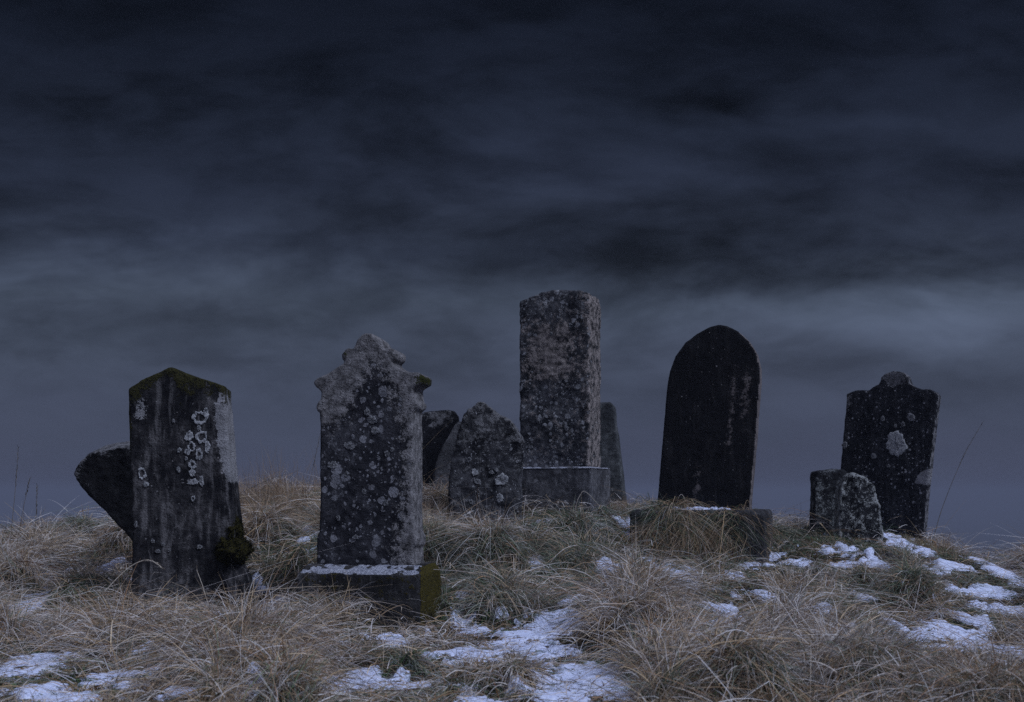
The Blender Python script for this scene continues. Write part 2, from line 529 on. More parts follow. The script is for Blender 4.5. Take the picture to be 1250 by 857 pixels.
def poly_mask(L, poly, soft=.03, inside=True):
    P = L.pts(poly)
    def fn(x, y, z, N):
        d = sdist(x, z, P)
        return (.5 - d / (2 * soft)) if inside else (.5 + d / (2 * soft))
    return fn


def lichen(stone_obj, parent, x, z, rx, rz, ring=0.0, mat=None, thick=.004, seed=1, label=None, lobes=1.0):
    """irregular crust patch, a ring when ring > 0, laid on the stone's front face"""
    me = stone_obj.data
    tree = stone_obj.get('_t')
    bv = BVH[stone_obj.name]
    n = 36
    rr = np.random.default_rng(seed)
    ang = np.linspace(0, 2 * math.pi, n, endpoint=False)
    wob = 1 + .06 * np.sin(ang * 7 + rr.uniform(0, 6)) + .05 * np.sin(ang * 11 + rr.uniform(0, 6)) + .10 * np.sin(ang * 2 + rr.uniform(0, 6)) + .08 * np.sin(ang * 3 + rr.uniform(0, 6)) + .06 * np.sin(ang * 5 + rr.uniform(0, 6)) + .07 * rr.normal(size=n)
    wob = 1 + (wob - 1) * lobes
    win = 1 + .18 * np.sin(ang * 2 + rr.uniform(0, 6)) + .14 * np.sin(ang * 3 + rr.uniform(0, 6)) + .10 * rr.normal(size=n)
    rad = [1.0, .97, .85] + ([max(ring + .18, .5), ring * 1.05, ring] if ring > 0 else [.6, .3, .02])
    hts = [-.004, thick * .7, thick] + ([thick * .9, thick * .6, -.004] if ring > 0 else [thick * .8, thick * .95, thick * .7])
    bm = bmesh.new(); rows = []
    for q, (r_, h_) in enumerate(zip(rad, hts)):
        wv = wob if q < 3 else (wob * .35 + win * .65 if ring > 0 else wob)
        row = []
        for i in range(n):
            xx = x + rx * r_ * wv[i] * math.cos(ang[i]); zz = z + rz * r_ * wv[i] * math.sin(ang[i])
            hit = bv.ray_cast(Vector((xx, -3, zz)), Vector((0, 1, 0)))
            yy = hit[0].y if hit[0] is not None else FRONT.get(stone_obj.name, 0)
            row.append(bm.verts.new((xx, yy - h_ - (.0012 * rr.normal() if h_ > 0 else 0), zz)))
        rows.append(row)
    for a_, b_ in zip(rows, rows[1:]):
        for i in range(n):
            j = (i + 1) % n
            bm.faces.new((a_[i], a_[j], b_[j], b_[i]))
    if ring <= 0: bm.faces.new(rows[-1])
    bmesh.ops.recalc_face_normals(bm, faces=bm.faces)
    me = bpy.data.meshes.new('lichen'); bm.to_mesh(me); bm.free()
    me.polygons.foreach_set('use_smooth', np.ones(len(me.polygons), bool))
    me.materials.append(mat or M_LICHEN)
    o = bpy.data.objects.new('lichen', me); COL.objects.link(o); o.parent = parent
    if label: o['label'] = label
    return o


BVH, FRONT = {}, {}
def make_bvh(o):
    bm = bmesh.new(); bm.from_mesh(o.data); BVH[o.name] = BVHTree.FromBMesh(bm); bm.free()
    FRONT[o.name] = min(v.co.y for v in o.data.vertices)


GROUP = 'old headstones on the hilltop'

# ---- 1 gabled slab, front left
L = Loc(225, 722, 6.2)
root = empty('headstone', L.loc, (R(-1), 0, R(4)))
root.location.x += .014
tag(root, 'tall mossy slab with low gabled top and white ring lichens, near left', 'headstone', GROUP)
o1 = [(162, 790), (165, 690), (165, 600), (162, 540), (160, 476), (184, 463), (209, 451), (240, 462), (273, 473), (280, 560), (286, 630), (291, 700), (293, 790)]
topline = L.pts([(150, 481), (209, 450), (285, 477)])
def moss1(x, y, z, N):
    tl = np.interp(x, [q[0] for q in topline], [q[1] for q in topline])
    a = .80 - (tl - z) / .19 + .22 * np.sin(x * 23 + 1.5) * (tl - z) / .1
    left = sst(-.235, -.27, x) * sst(.55, .8, z) * .9
    low = sst(.16, .25, x) * sst(.32, .1, z) * .75
    return np.maximum(np.maximum(a * .95, left), low)
pm = poly_mask(L, [(268, 474), (262, 515), (268, 548), (273, 575), (280, 588), (310, 596), (310, 470)], .02)
pm2 = poly_mask(L, [(167, 492), (180, 486), (184, 500), (180, 516), (168, 512)], .03)
ms1 = stone_mat('gabled_stone', (.007, .007, .010), (.050, .048, .053), (.30, .29, .31), pale=(.30, .30, .33), pamp=1.5, moss=(.04, .038, .014), vs=30, spots=.14, specks=.22, streak=.85, blot=.5, dots=.08, seed=1.3)
slab = stone('slab', prism(L.pts(o1), -.12, .12), ms1, root, rough=.007, seed=1, chip=.008,
             masks=dict(moss=moss1, pale=lambda x, y, z, N: np.maximum(pm(x, y, z, N), pm2(x, y, z, N) * .75)))
make_bvh(slab)
for i, (a, b, ra, rb, ring) in enumerate([(245, 512, 9, 9, .52), (252, 504, 3.2, 3.8, 0), (244, 524, 2.5, 3, 0), (247, 535, 6.5, 8.5, .5), (254, 547, 3.0, 8, 0), (232, 534, 5, 6.5, 0),
                                          (235, 547, 4.6, 7, .5), (230, 553, 3.3, 4, 0), (221, 551, 2.6, 3, 0), (229, 561, 2, 2.2, 0), (244, 556, 4.5, 7, .4),
                                          (236, 568, 5, 5.5, .35), (236, 578, 4, 4.2, 0), (237, 589, 6, 4, 0), (247, 588, 2.6, 7, 0), (220, 574, 2.2, 3.6, 0),
                                          (237, 609, 2.6, 3.4, .5), (177, 579, 5, 7, .55), (182, 592, 3, 3.4, 0), (202, 664, 2.5, 2, 0), (196, 672, 3, 2.5, 0), (209, 671, 2, 2, 0), (190, 660, 2, 3, 0), (245, 667, 3, 3, 0), (170, 640, 2, 4, 0), (214, 516, 1.6, 3, 0), (176, 498, 1.6, 3, 0)]):
    x, z = L.p(a, b)
    dim = i > 18
    lichen(slab, root, x, z, ra * L.k, rb * L.k, ring, M_GREYLICHEN if dim else M_LICHEN, .005, seed=100 + i)


def blob(name, parent, loc, rad, mat, seed, amp=.25, sub=5, fuzz=0):
    bm = bmesh.new()
    bmesh.ops.create_icosphere(bm, subdivisions=sub, radius=1)
    V = np.array([v.co[:] for v in bm.verts])
    d = 1 + amp * fbm(V * 1.6 + seed, 4, seed) + amp * .35 * fbm(V * 7 + seed, 3, seed + 3) + amp * .22 * fbm(V * 22 + seed, 2, seed + 4)
    V = V * d[:, None] * np.array(rad)
    for v, q in zip(bm.verts, V): v.co = q
    if fuzz:      # mossy nap
        bm.normal_update()
        rr = np.random.default_rng(seed); vl = list(bm.verts)
        for k in rr.integers(0, len(vl), fuzz):
            v = vl[k]; nr = v.normal + Vector(rr.normal(size=3) * .6); sd_ = Vector(rr.normal(size=3)).cross(nr).normalized() * .0022
            ln = .008 + .016 * rr.random()
            bm.faces.new([bm.verts.new(v.co - sd_ - nr * .003), bm.verts.new(v.co + sd_ - nr * .003), bm.verts.new(v.co + nr.normalized() * ln)])
    me = bpy.data.meshes.new(name); bm.to_mesh(me); bm.free()
    me.polygons.foreach_set('use_smooth', np.ones(len(me.polygons), bool))
    me.materials.append(mat)
    o = bpy.data.objects.new(name, me); COL.objects.link(o); o.location = loc
    o.parent = parent
    return o


x, z = L.p(293, 672)
mc = blob('moss_cushion', root, (x - .04, -.09, z), (.082, .09, .068), M_MOSS, 3, .45, 5, 1500)
x, z = L.p(292, 712)
blob('foot_stub', root, (x - .025, -.07, z - .03), (.085, .09, .15), ms1, 8, .18)
x, z = L.p(290, 648)
blob('moss_cushion', root, (x - .03, -.06, z), (.045, .06, .07), M_MOSS, 12, .5, 5, 700)

# ---- 2 slab toppling to the left behind it
L = Loc(190, 668, 7.1)
m_dark = stone_mat('toppling_stone', (.007, .007, .009), (.026, .026, .030), (.13, .13, .14), vs=34, spots=.12, specks=.2, streak=.2, blot=.35, crust=(.20, .20, .22), seed=4.1)
o2 = [(205, 715), (150, 645), (97, 582), (94, 573), (98, 561), (107, 552), (120, 545.5), (137, 541.5), (152, 540), (170, 543), (192, 553), (220, 580), (290, 690), (295, 715)]
rim = L.pts(o2)
def rim_mask(x, y, z, N):
    return .95 - 14 * np.abs(sdist(x, z, rim)) * 1.0 + np.where(N[:, 2] > .5, .5, 0)
h = stone('headstone', prism(L.pts(o2), -.10, .10), m_dark, None, rough=.012, seed=2, chip=.02,
          masks=dict(crust=lambda x, y, z, N: np.where(z > .38, rim_mask(x, y, z, N) * .62, 0)))
h.location = L.loc; h.location.x += .05; h.rotation_euler = (R(13), 0, R(2))
tag(h, 'dark round-topped slab toppling to the left behind the gabled mossy stone', 'headstone', GROUP)

# ---- 3 scrolled stone on a plinth
L = Loc(456, 742, 6.0)
root = empty('headstone', L.loc, (0, 0, R(-10)))
tag(root, 'grey lichen-spotted stone with scrolled ogee top on a frosted plinth', 'headstone', GROUP)
o3 = [(392, 692), (393, 655), (396, 648), (397, 600), (397, 505), (393, 502), (391.5, 497), (394, 492), (398, 488), (398, 479), (391, 474), (388, 468), (392, 463),
      (404, 459), (415, 453), (422, 448.5), (429, 444), (424.5, 441), (423, 435), (427, 429), (434, 427), (439, 429), (441, 423), (444, 417), (449, 412), (455, 409.5), (462, 411),
      (470, 417), (474, 424), (476, 430), (482, 428), (489, 430), (492, 436), (490, 442), (484, 445), (491, 450.5), (502, 456), (510, 458), (518, 457.5), (525, 463), (523, 471), (513, 476.5),
      (513, 481), (514, 489), (518, 494), (517, 500), (512, 504), (512, 600), (513, 648), (517, 655), (516, 664), (513, 668), (514, 692)]
panel = [(467, 455), (475, 470), (482, 482), (490, 505), (495, 530), (496, 570), (497, 620), (487, 640), (485, 655), (482, 700), (380, 700), (380, 535), (405, 530), (425, 522), (440, 508), (447, 480), (458, 472)]
pn = poly_mask(L, panel, .05, inside=False)
ms3 = stone_mat('scrolled_stone', (.011, .011, .016), (.058, .058, .070), (.31, .315, .36), crust=(.27, .262, .28), vs=21, spots=.75, specks=.6, streak=.12, blot=.5, dots=.35, seed=2.2)
slab = stone('slab', prism(L.pts(o3), -.11, .09), ms3, root, vox=.007, smooth=1, rough=.005, seed=3, chip=.006,
             masks=dict(crust=lambda x, y, z, N: pn(x, y, z, N) * .66 + np.where(N[:, 0] > .6, .3, 0),
                        moss=lambda x, y, z, N: np.maximum(.74 - np.hypot(x - L.p(523, 467)[0], z - L.p(523, 467)[1]) / .08, .7 - np.hypot(x - L.p(429, 434)[0], z - L.p(429, 434)[1]) / .04)))
make_bvh(slab)
k = 0
for a, b, ra, rb in [(462, 514, 6, 5), (456, 505, 4, 4), (466, 527, 5, 5), (481, 555, 3.5, 3.5), (487, 550, 2.6, 2.6), (431, 579, 3, 3), (479, 614, 3.6, 3.6), (442, 655, 3.4, 3), (420, 632, 3, 3), (452, 600, 3, 3.5), (413, 568, 6, 5), (434, 545, 7, 5)]:
    x, z = L.p(a, b); k += 1
    lichen(slab, root, x, z, ra * L.k, rb * L.k, 0, M_GREYLICHEN, .0025, seed=200 + k)
# plinth: block with weathered slope on top
def block_prism(w, d0, d1, z0, z1, wt, dt0, dt1, zt):
    bm = bmesh.new()
    v = [bm.verts.new(q) for q in ((-w, d0, z0), (w, d0, z0), (w, d1, z0), (-w, d1, z0), (-w, d0, z1), (w, d0, z1), (w, d1, z1), (-w, d1, z1),
                                   (-wt, dt0, zt), (wt, dt0, zt), (wt, dt1, zt), (-wt, dt1, zt))]
    for f in ((3, 2, 1, 0), (0, 1, 5, 4), (1, 2, 6, 5), (2, 3, 7, 6), (3, 0, 4, 7), (4, 5, 9, 8), (5, 6, 10, 9), (6, 7, 11, 10), (7, 4, 8, 11), (8, 9, 10, 11)):
        bm.faces.new([v[i] for i in f])
    return bm
mp3 = stone_mat('plinth_stone', (.016, .016, .018), (.06, .058, .062), (.22, .22, .25), moss=(.075, .062, .014), vs=22, spots=.3, specks=.3, streak=.5, blot=.5, seed=6.2)
zt, z1 = (742 - 688) * L.k, (742 - 697.5) * L.k
pl = stone('plinth', block_prism(.305, -.21, .19, -.35, z1, .285, -.145, .15, zt), mp3, root, vox=.008, smooth=2, rough=.005, seed=4, chip=.012,
           masks=dict(moss=lambda x, y, z, N: np.where(N[:, 0] > .5, .85, 0) * sst(-.3, .1, z) + np.where(N[:, 1] < -.5, .30, 0)))
pl.location = (-.012, 0, 0)
# frost lying on the weathered slope and top
def frost_sheet(name, parent, quad, thick, mat, seed, n=(120, 26), ragged=.6, lift=0.0):
    """a thin crust over a quad (four local corners), ragged at its edges"""
    nu, nv = n
    u, v = np.meshgrid(np.linspace(0, 1, nu), np.linspace(0, 1, nv))
    A, B, C, D = [np.array(q, float) for q in quad]
    P = ((1 - u) * (1 - v))[..., None] * A + (u * (1 - v))[..., None] * B + (u * v)[..., None] * C + ((1 - u) * v)[..., None] * D
    nr = np.cross(B - A, D - A); nr /= np.linalg.norm(nr)
    P2 = P.reshape(-1, 3)
    e = np.minimum(np.minimum(u, 1 - u) * np.linalg.norm(B - A), np.minimum(v, 1 - v) * np.linalg.norm(D - A)).ravel()
    hgt = thick * (.35 + .65 * sst(-.4, .5, fbm(P2 * 30 + seed, 4, seed)))
    hgt = hgt * sst(0, .015, e + .012 * ragged * fbm(P2 * 60, 2, seed + 1)) - .004
    hgt = hgt - ragged * thick * sst(.1, .6, fbm(P2 * 18 + 5, 3, seed + 2))
    V = P2 + nr * (hgt + lift)[:, None]
    return mesh_np(name, V, grid_quads(nv, nu), mat, parent=parent)
frost_sheet('frost', pl, [(-.298, -.209, z1 + .002), (.300, -.209, z1 + .002), (.285, -.125, zt + .003), (-.282, -.125, zt + .003)], .013, M_FROST, 5, ragged=.3)

# ---- 4 rough pointed boulder stone
L = Loc(594, 632, 8.3)
root = empty('headstone', L.loc, (0, 0, R(-4)))
tag(root, 'rough bouldery stone with a blunt pointed top left of the tall pillar stone', 'headstone', GROUP)
o4 = [(548, 690), (550, 620), (551, 590), (552, 565), (555, 545), (561, 530), (566, 517), (570, 505), (578, 497), (585, 492), (592, 492), (600, 499), (612, 507), (623, 514), (632, 524), (637.5, 535),
      (639, 550), (637, 570), (637, 590), (636, 620), (636, 690)]
ms4 = stone_mat('bouldery_stone', (.006, .006, .009), (.080, .080, .093), (.40, .41, .45), vs=24, spots=.35, specks=.5, streak=.1, blot=.9, seed=3.7, crust=(.17, .17, .185))
slab = stone('slab', prism(L.pts(o4), -.13, .12), ms4, root, rough=.016, rscale=11, fine=.006, seed=5, chip=.035, smooth=4,
             masks=dict(crust=lambda x, y, z, N: .32 + .25 * (z > .5) + np.where(N[:, 2] > .4, .3, 0)))
make_bvh(slab)
for i, (a, b, ra, rb) in enumerate([(582, 577, 4, 4.5), (585, 588, 3.6, 3.6), (614, 586, 8, 7), (612, 608, 5, 5), (602, 577, 3, 2.6), (608, 574, 2.4, 2.4), (575, 562, 3, 3.4), (577, 612, 3, 2.6)]):
    x, z = L.p(a, b)
    lichen(slab, root, x, z, ra * L.k, rb * L.k, 0, M_LICHEN if i in (2, 0, 3) else M_GREYLICHEN, .006, seed=300 + i)

# ---- 5 dark stone behind
L = Loc(540, 622, 9.9)
m5 = stone_mat('squared_dark_stone', (.009, .009, .012), (.020, .020, .025), (.19, .19, .21), crust=(.21, .21, .23), vs=13, spots=.35, specks=.2, streak=.2, blot=.2, seed=5.5)
o5 = [(512, 680), (513, 560), (514, 507), (519, 503), (532, 502), (546, 501), (555, 502.5), (560, 509), (561, 560), (562, 680)]
h = stone('headstone', prism(L.pts(o5), -.07, .07), m5, None, seed=6, rough=.006, chip=.012,
          masks=dict(crust=poly_mask(L, [(519, 504), (552, 503), (551, 514), (540, 519), (530, 520), (522, 512)], .05)))
h.location = L.loc
tag(h, 'plain square-topped dark stone with pale lichen on its top edge, behind scrolled stone', 'headstone', GROUP)

# ---- 6 slanting pale slab behind the boulder
L = Loc(560, 625, 9.1)
m6 = stone_mat('slanting_grey_stone', (.04, .04, .046), (.10, .10, .112), (.25, .25, .27), vs=22, spots=.3, specks=.3, streak=.2, blot=.5, seed=7.5)
o6 = [(520, 670), (530, 578), (532, 566), (537, 553), (545, 537), (553, 522), (558, 516), (566, 515), (590, 526), (596, 590), (600, 670)]
h = stone('headstone', prism(L.pts(o6), -.06, .06), m6, None, seed=7, rough=.008, chip=.015)
h.location = L.loc
tag(h, 'pale grey stone with a slanting left edge, half hidden behind the bouldery stone', 'headstone', GROUP)

# ---- 7 tall pillar stone on a plinth
L = Loc(684, 614, 9.3)
root = empty('headstone', L.loc, (0, 0, R(-19)))
tag(root, 'tallest stone, a thick grey pillar slab with low curved top on a block plinth', 'headstone', GROUP)
Wh = .272
def kz(py): return (614 - py) * L.k
o7 = [(-Wh, kz(580)), (-Wh, kz(377)), (-Wh + .004, kz(369)), (-.17, kz(364.5)), (-.10, kz(360)), (-.04, kz(358)), (.06, kz(357.6)), (.13, kz(359)), (.20, kz(361)), (Wh - .005, kz(364)), (Wh, kz(375)), (Wh, kz(580))]
m7 = stone_mat('pillar_stone', (.010, .011, .015), (.095, .096, .112), (.36, .37, .41), crust=(.31, .275, .275), vs=24, spots=.65, specks=.7, streak=.12, blot=.95, seed=8.1)
slab = stone('slab', prism(o7, -.17, .17), m7, root, rough=.010, fine=.006, seed=8, chip=.02,
             masks=dict(crust=lambda x, y, z, N: np.where(N[:, 0] > .6, .66, sst(.85, 1.0, z) * sst(1.42, 1.25, z) * .62 * sst(.32, .0, np.abs(x + .03)) + .22 + sst(.17, .26, x) * .25),
                        pale=lambda x, y, z, N: 0 * x))
make_bvh(slab)
mp7 = stone_mat('pillar_plinth_stone', (.04, .04, .047), (.12, .12, .135), (.28, .28, .31), moss=(.05, .042, .012), vs=20, spots=.35, specks=.4, streak=.4, blot=.6, seed=9.4)
xa = .32
pz0, pz1 = -.2, kz(571.5)
pl = stone('plinth', block_prism(xa, -.30, .28, pz0, pz1 - .006, xa - .004, -.296, .276, pz1), mp7, root, rough=.006, seed=9, chip=.014)
frost_sheet('frost', pl, [(-xa + .002, -.305, pz1 - .002), (xa, -.305, pz1 - .002), (xa, -.165, pz1 + .001), (-xa, -.165, pz1 + .001)], .010, M_FROST, 15, ragged=.1)
frost_sheet('frost', pl, [(Wh + .003, -.30, pz1 - .002), (xa + .004, -.30, pz1 - .002), (xa + .004, .27, pz1), (Wh + .003, .27, pz1)], .010, M_FROST, 16, n=(26, 90), ragged=.1)
for i, (x_, z_, r_) in enumerate([(-.02, 1.26, .012), (.10, .55, .014), (-.12, .62, .012), (.02, .80, .012), (-.18, .42, .014)]):
    lichen(slab, root, x_, z_, r_, r_ * 1.1, 0, M_GREYLICHEN, .005, seed=400 + i)

# ---- 8 leaning narrow stone behind the pillar
L = Loc(745, 612, 10.4)
m8 = stone_mat('narrow_green_stone', (.035, .038, .043), (.10, .107, .117), (.26, .275, .30), vs=16, spots=.35, specks=.25, streak=.3, blot=.6, seed=10.4)
o8 = [(700, 680), (706, 540), (712, 497), (722, 493), (735, 491.5), (746, 492), (750, 496), (753, 520), (758, 560), (764, 612), (768, 680)]
h = stone('headstone', prism(L.pts(o8), -.08, .08), m8, None, seed=10, rough=.007, chip=.012)
h.location = L.loc; h.rotation_euler = (0, 0, R(-12))
tag(h, 'narrow grey-green stone peeping out behind the right side of the tall pillar', 'headstone', GROUP)

# ---- 9 black pointed arch
L = Loc(868, 660, 8.0)
root = empty('headstone', L.loc, (0, 0, R(-18)))
tag(root, 'smooth black stone with a pointed arch top leaning slightly right', 'headstone', GROUP)
o9 = [(802, 632), (808, 560), (816, 470), (819, 453), (826, 435), (838, 418.5), (853, 407.5), (868, 400.5), (879, 398), (889, 400), (903, 407.5), (915, 419), (924, 435), (928, 452), (928, 470), (922, 550), (915, 632)]
m9 = stone_mat('black_polished_stone', (.005, .005, .007), (.010, .010, .013), (.30, .29, .30), pale=(.17, .15, .155), vs=60, spots=.05, specks=.1, streak=.1, blot=.05, grain=.35, spec=.12, pamp=1.9, prange=(.30, .72), seed=11.7, freckle=.1, dots=.16)
def pale9(x, y, z, N):
    xx = x + .02 + (z - .75) * -.085
    k = np.exp(-((xx - .155) / .022) ** 2) * sst(.45, .7, z) * sst(1.2, 1.02, z)
    k2 = np.exp(-((xx - .235) / .04) ** 2) * sst(.6, .95, z) * sst(1.2, 1.0, z) * .6  # sheen on the right of the face, painted in as paler colour
    k3 = np.exp(-((xx + .03) / .03) ** 2) * sst(.1, .3, z) * sst(.7, .4, z) * .42
    return np.maximum(np.maximum(k * .46, k2 * .75), k3) + np.where(N[:, 0] > .6, .7, 0)
slab = stone('slab', prism(L.pts(o9), -.06, .06), m9, root, vox=.008, rough=.003, fine=.0008, seed=11, smooth=2, chip=.003, masks=dict(pale=pale9))
frost9 = None
mp9 = stone_mat('arch_plinth_stone', (.022, .022, .026), (.07, .07, .078), (.22, .22, .24), vs=20, spots=.3, specks=.3, streak=.3, blot=.5, seed=12.7)
zp = (660 - 622) * L.k
pl = stone('plinth', block_prism(.43, -.24, .24, -.25, zp - .02, .415, -.22, .22, zp), mp9, root, seed=12, rough=.008, chip=.02)
pl.location.x = -.06
frost_sheet('snow_cap', pl, [(-.16, -.215, zp - .002), (.17, -.215, zp - .002), (.20, -.05, zp + .001), (-.20, -.05, zp + .001)], .024, M_SNOW, 25, n=(80, 50), ragged=1.0)

# ---- 10 eared stone far right
L = Loc(1082, 652, 8.8)
root = empty('headstone', L.loc, (0, 0, R(-29)))
tag(root, 'black shouldered stone with a round knob on top and one pale lichen disc, far right', 'headstone', GROUP)
o10 = [(1018, 700), (1022, 650), (1029, 570), (1036, 490), (1036, 480), (1041, 478), (1048, 475.5), (1056, 476), (1063, 476.5), (1070, 472), (1075, 469.5), (1077, 466), (1078, 461), (1083, 456.5), (1093, 454), (1103, 456),
       (1109.5, 462), (1111, 468), (1113, 471), (1119, 475.5), (1126, 478), (1134, 477.5), (1141, 481), (1145, 486), (1142, 510), (1133, 590), (1128, 650), (1126, 700)]
knob = poly_mask(L, [(1077, 466), (1080, 457), (1094, 453), (1107, 457), (1111, 468), (1103, 472), (1094, 473), (1086, 470)], .025)
c1 = poly_mask(L, [(1034, 482), (1044, 480), (1043, 496), (1036, 502)], .025)
c2 = poly_mask(L, [(1118, 590), (1124, 577), (1136, 572), (1136, 592), (1128, 592)], .02)
m10 = stone_mat('black_shouldered_stone', (.007, .0075, .011), (.022, .023, .030), (.34, .345, .39), crust=(.20, .20, .225), pale=(.24, .24, .27), vs=40, spots=.42, specks=.4, streak=.15, blot=.3, dots=.5, seed=13.9, grain=.7, freckle=.2)
slab = stone('slab', prism(L.pts(o10), -.065, .055), m10, root, vox=.008, smooth=2, rough=.004, seed=13, chip=.008,
             masks=dict(crust=lambda x, y, z, N: np.maximum(np.maximum(knob(x, y, z, N) * .8, c1(x, y, z, N) * .7), np.where(N[:, 0] > .6, .6, 0)), pale=c2))
make_bvh(slab)
for i, (a, b, ra, rb) in enumerate([(1096, 542, 12.5, 14.5), (1113, 511, 4.6, 5), (1080, 512, 2.8, 3), (1104, 519, 2.6, 2.8), (1095, 521, 2, 2.4), (1034, 543, 3.2, 4.6), (1069, 557, 3.2, 3.6), (1087, 569, 2, 2.2)]):
    x, z = L.p(a, b)
    lichen(slab, root, x, z, ra * L.k, rb * L.k, 0, M_LICHEN if i == 0 else M_GREYLICHEN, .006, seed=500 + i, lobes=.75 if i == 0 else .8)

# ---- 11 low square stub left of it
L = Loc(1014, 645, 8.75)
m11 = stone_mat('square_stub_stone', (.008, .008, .011), (.042, .044, .051), (.25, .265, .285), crust=(.22, .235, .25), vs=24, spots=.45, specks=.4, streak=.15, blot=.8, seed=14.2)
o11 = [(989, 700), (990.5, 640), (991, 578), (993, 575), (1003, 575), (1012, 573), (1026, 573.5), (1030, 577), (1032, 640), (1032, 700)]
h = stone('headstone', prism(L.pts(o11), -.10, .06), m11, None, seed=14, rough=.009, fine=.004, chip=.015,
          masks=dict(crust=lambda x, y, z, N: .4 - .5 * (z > .33)))
h.location = L.loc
tag(h, 'low square-cornered stub stone left of the black shouldered stone', 'headstone', GROUP)

# ---- 12 small rounded crusted stone in front
L = Loc(1047, 648, 8.45)
m12 = stone_mat('round_crusted_stone', (.006, .006, .009), (.036, .038, .045), (.28, .295, .315), crust=(.36, .375, .39), vs=26, spots=.5, specks=.5, streak=.1, blot=.9, seed=15.2)
o12 = [(1018, 700), (1020, 640), (1022, 597), (1027, 582), (1034, 578), (1040, 576), (1047, 581), (1055, 583), (1059, 589), (1064, 595), (1067, 606), (1072, 618), (1075, 645), (1076, 700)]
P12 = L.pts(o12)
h = stone('headstone', prism(P12, -.08, .06), m12, None, seed=15, rough=.024, fine=.007, chip=.03,
          masks=dict(crust=lambda x, y, z, N: np.maximum(.85 - 14 * np.abs(sdist(x, z, P12)), .36)))
h.location = L.loc
tag(h, 'small round-topped stone crusted with grey lichen, in front of black shouldered stone', 'headstone', GROUP)

# ---------------------------------------------------------------- grass
for _a, _b, _yf, _h0, _k in ((160, 310, 6.05, .12, .20), (372, 552, 5.78, .17, .26), (548, 640, 8.15, .12, .16), (636, 752, 8.98, .06, .14), (985, 1140, 8.3, .20, .14)):
    _t = _yf - GYY
    _px = CX + F * GXX / GYY
    _z = (_px > _a - 6) & (_px < _b + 6) & (_t > -.15) & (_t < 1.1)
    HMAX[_z] = np.minimum(HMAX[_z], _h0 + _k * np.maximum(_t[_z], 0))


def blades(base, d0, length, droop, width, col, segs=5, tipcol=None, curl=None, kink=None, clampz=True, taper=.12):
    """ribbons: base (n,3), start direction, length, droop = how far the tip bends down, colours per blade"""
    n = len(base)
    length = np.minimum(length, 1.35 * bil(HMAX, base[:, 0], base[:, 1]) * rng.uniform(.6, 1.5, n))
    s = np.linspace(0, 1, segs + 1)[None, :, None]
    out = d0.copy(); out[:, 2] = 0
    P = base[:, None, :] + length[:, None, None] * (d0[:, None, :] * s * (1 - .12 * s) + out[:, None, :] * (.55 * droop)[:, None, None] * s ** 2
                                                   + np.array([0, 0, -1.])[None, None, :] * droop[:, None, None] * s ** 2)
    if curl is not None:
        P = P + curl[:, None, :] * (s ** 2) * length[:, None, None]
    if kink is not None:      # stems snapped part of the way up
        sb = rng.uniform(.3, .75, (n, 1, 1)); on = (rng.random((n, 1, 1)) < kink)
        kv = rng.normal(size=(n, 1, 3)) * np.array([1.1, 1.1, .6]) + np.array([0, 0, -.7])
        P = P + on * np.clip(s - sb, 0, 1) * kv * length[:, None, None]
    if clampz:
        z = gh(P[..., 0], P[..., 1]) + .004 + .02 * rng.random((n, 1))
        P[..., 2] = np.maximum(P[..., 2], z)
    T = np.gradient(P, axis=1)
    T /= np.linalg.norm(T, axis=2, keepdims=True) + 1e-9
    rv = rng.normal(size=(n, 1, 3)); rv[:, :, 1] += .4 * np.sign(rv[:, :, 1])
    S = np.cross(T, rv); S /= np.linalg.norm(S, axis=2, keepdims=True) + 1e-9
    w = width[:, None] * (1 - (1 - taper) * s[0, :, 0][None, :] ** 1.5)
    A = P + S * w[..., None] * .5; B = P - S * w[..., None] * .5
    V = np.stack([A, B], 2).reshape(-1, 3)
    k = (segs + 1) * 2
    i = (np.arange(n) * k)[:, None] + (np.arange(segs) * 2)[None, :]
    Q = np.stack([i, i + 1, i + 3, i + 2], -1).reshape(-1, 4)
    cb = np.repeat(col[:, None, :], segs + 1, 1)
    if tipcol is not None: cb = cb * (1 - s) + tipcol[:, None, :] * s
    C = np.repeat(cb[:, :, None, :], 2, 2).reshape(-1, 3)
    return V, Q, C


class Turf:
    def __init__(s): s.V, s.Q, s.C, s.n = [], [], [], 0
    def add(s, V, Q, C): s.V.append(V); s.Q.append(Q + s.n); s.C.append(C); s.n += len(V)
    def build(s, name): return mesh_np(name, np.vstack(s.V), np.vstack(s.Q), M_GRASS, color=np.clip(np.vstack(s.C), .005, .8))


def in_view(x, y, m=260):
    px = CX + F * x / np.maximum(y, .1)
    return (px > -m) & (px < 1250 + m)


# stones keep the grass out of their footprints
FOOT = []
bpy.context.view_layer.update()
for o in list(bpy.data.objects):
    if o.type == 'MESH' and o.name.split('.')[0] in ('headstone', 'slab', 'plinth'):
        M = o.matrix_world
        bb = [Vector(q) for q in o.bound_box]
        lo = Vector([min(q[i] for q in bb) for i in range(3)]); hi = Vector([max(q[i] for q in bb) for i in range(3)])
        if o.rotation_euler.x > .1: hi.x = min(hi.x, .45); lo.x = max(lo.x, -.05)
        FOOT.append((M.inverted(), lo, hi))


def clear_of_stones(x, y, pad=-.02):
    ok = np.ones(len(x), bool)
    z = gh(x, y)
    for Mi, lo, hi in FOOT:
        a = np.array(Mi)
        lx = a[0, 0] * x + a[0, 1] * y + a[0, 2] * z + a[0, 3]
        ly = a[1, 0] * x + a[1, 1] * y + a[1, 2] * z + a[1, 3]
        ok &= ~((lx > lo.x - pad) & (lx < hi.x + pad) & (ly > lo.y - pad) & (ly < hi.y + pad))
    return ok


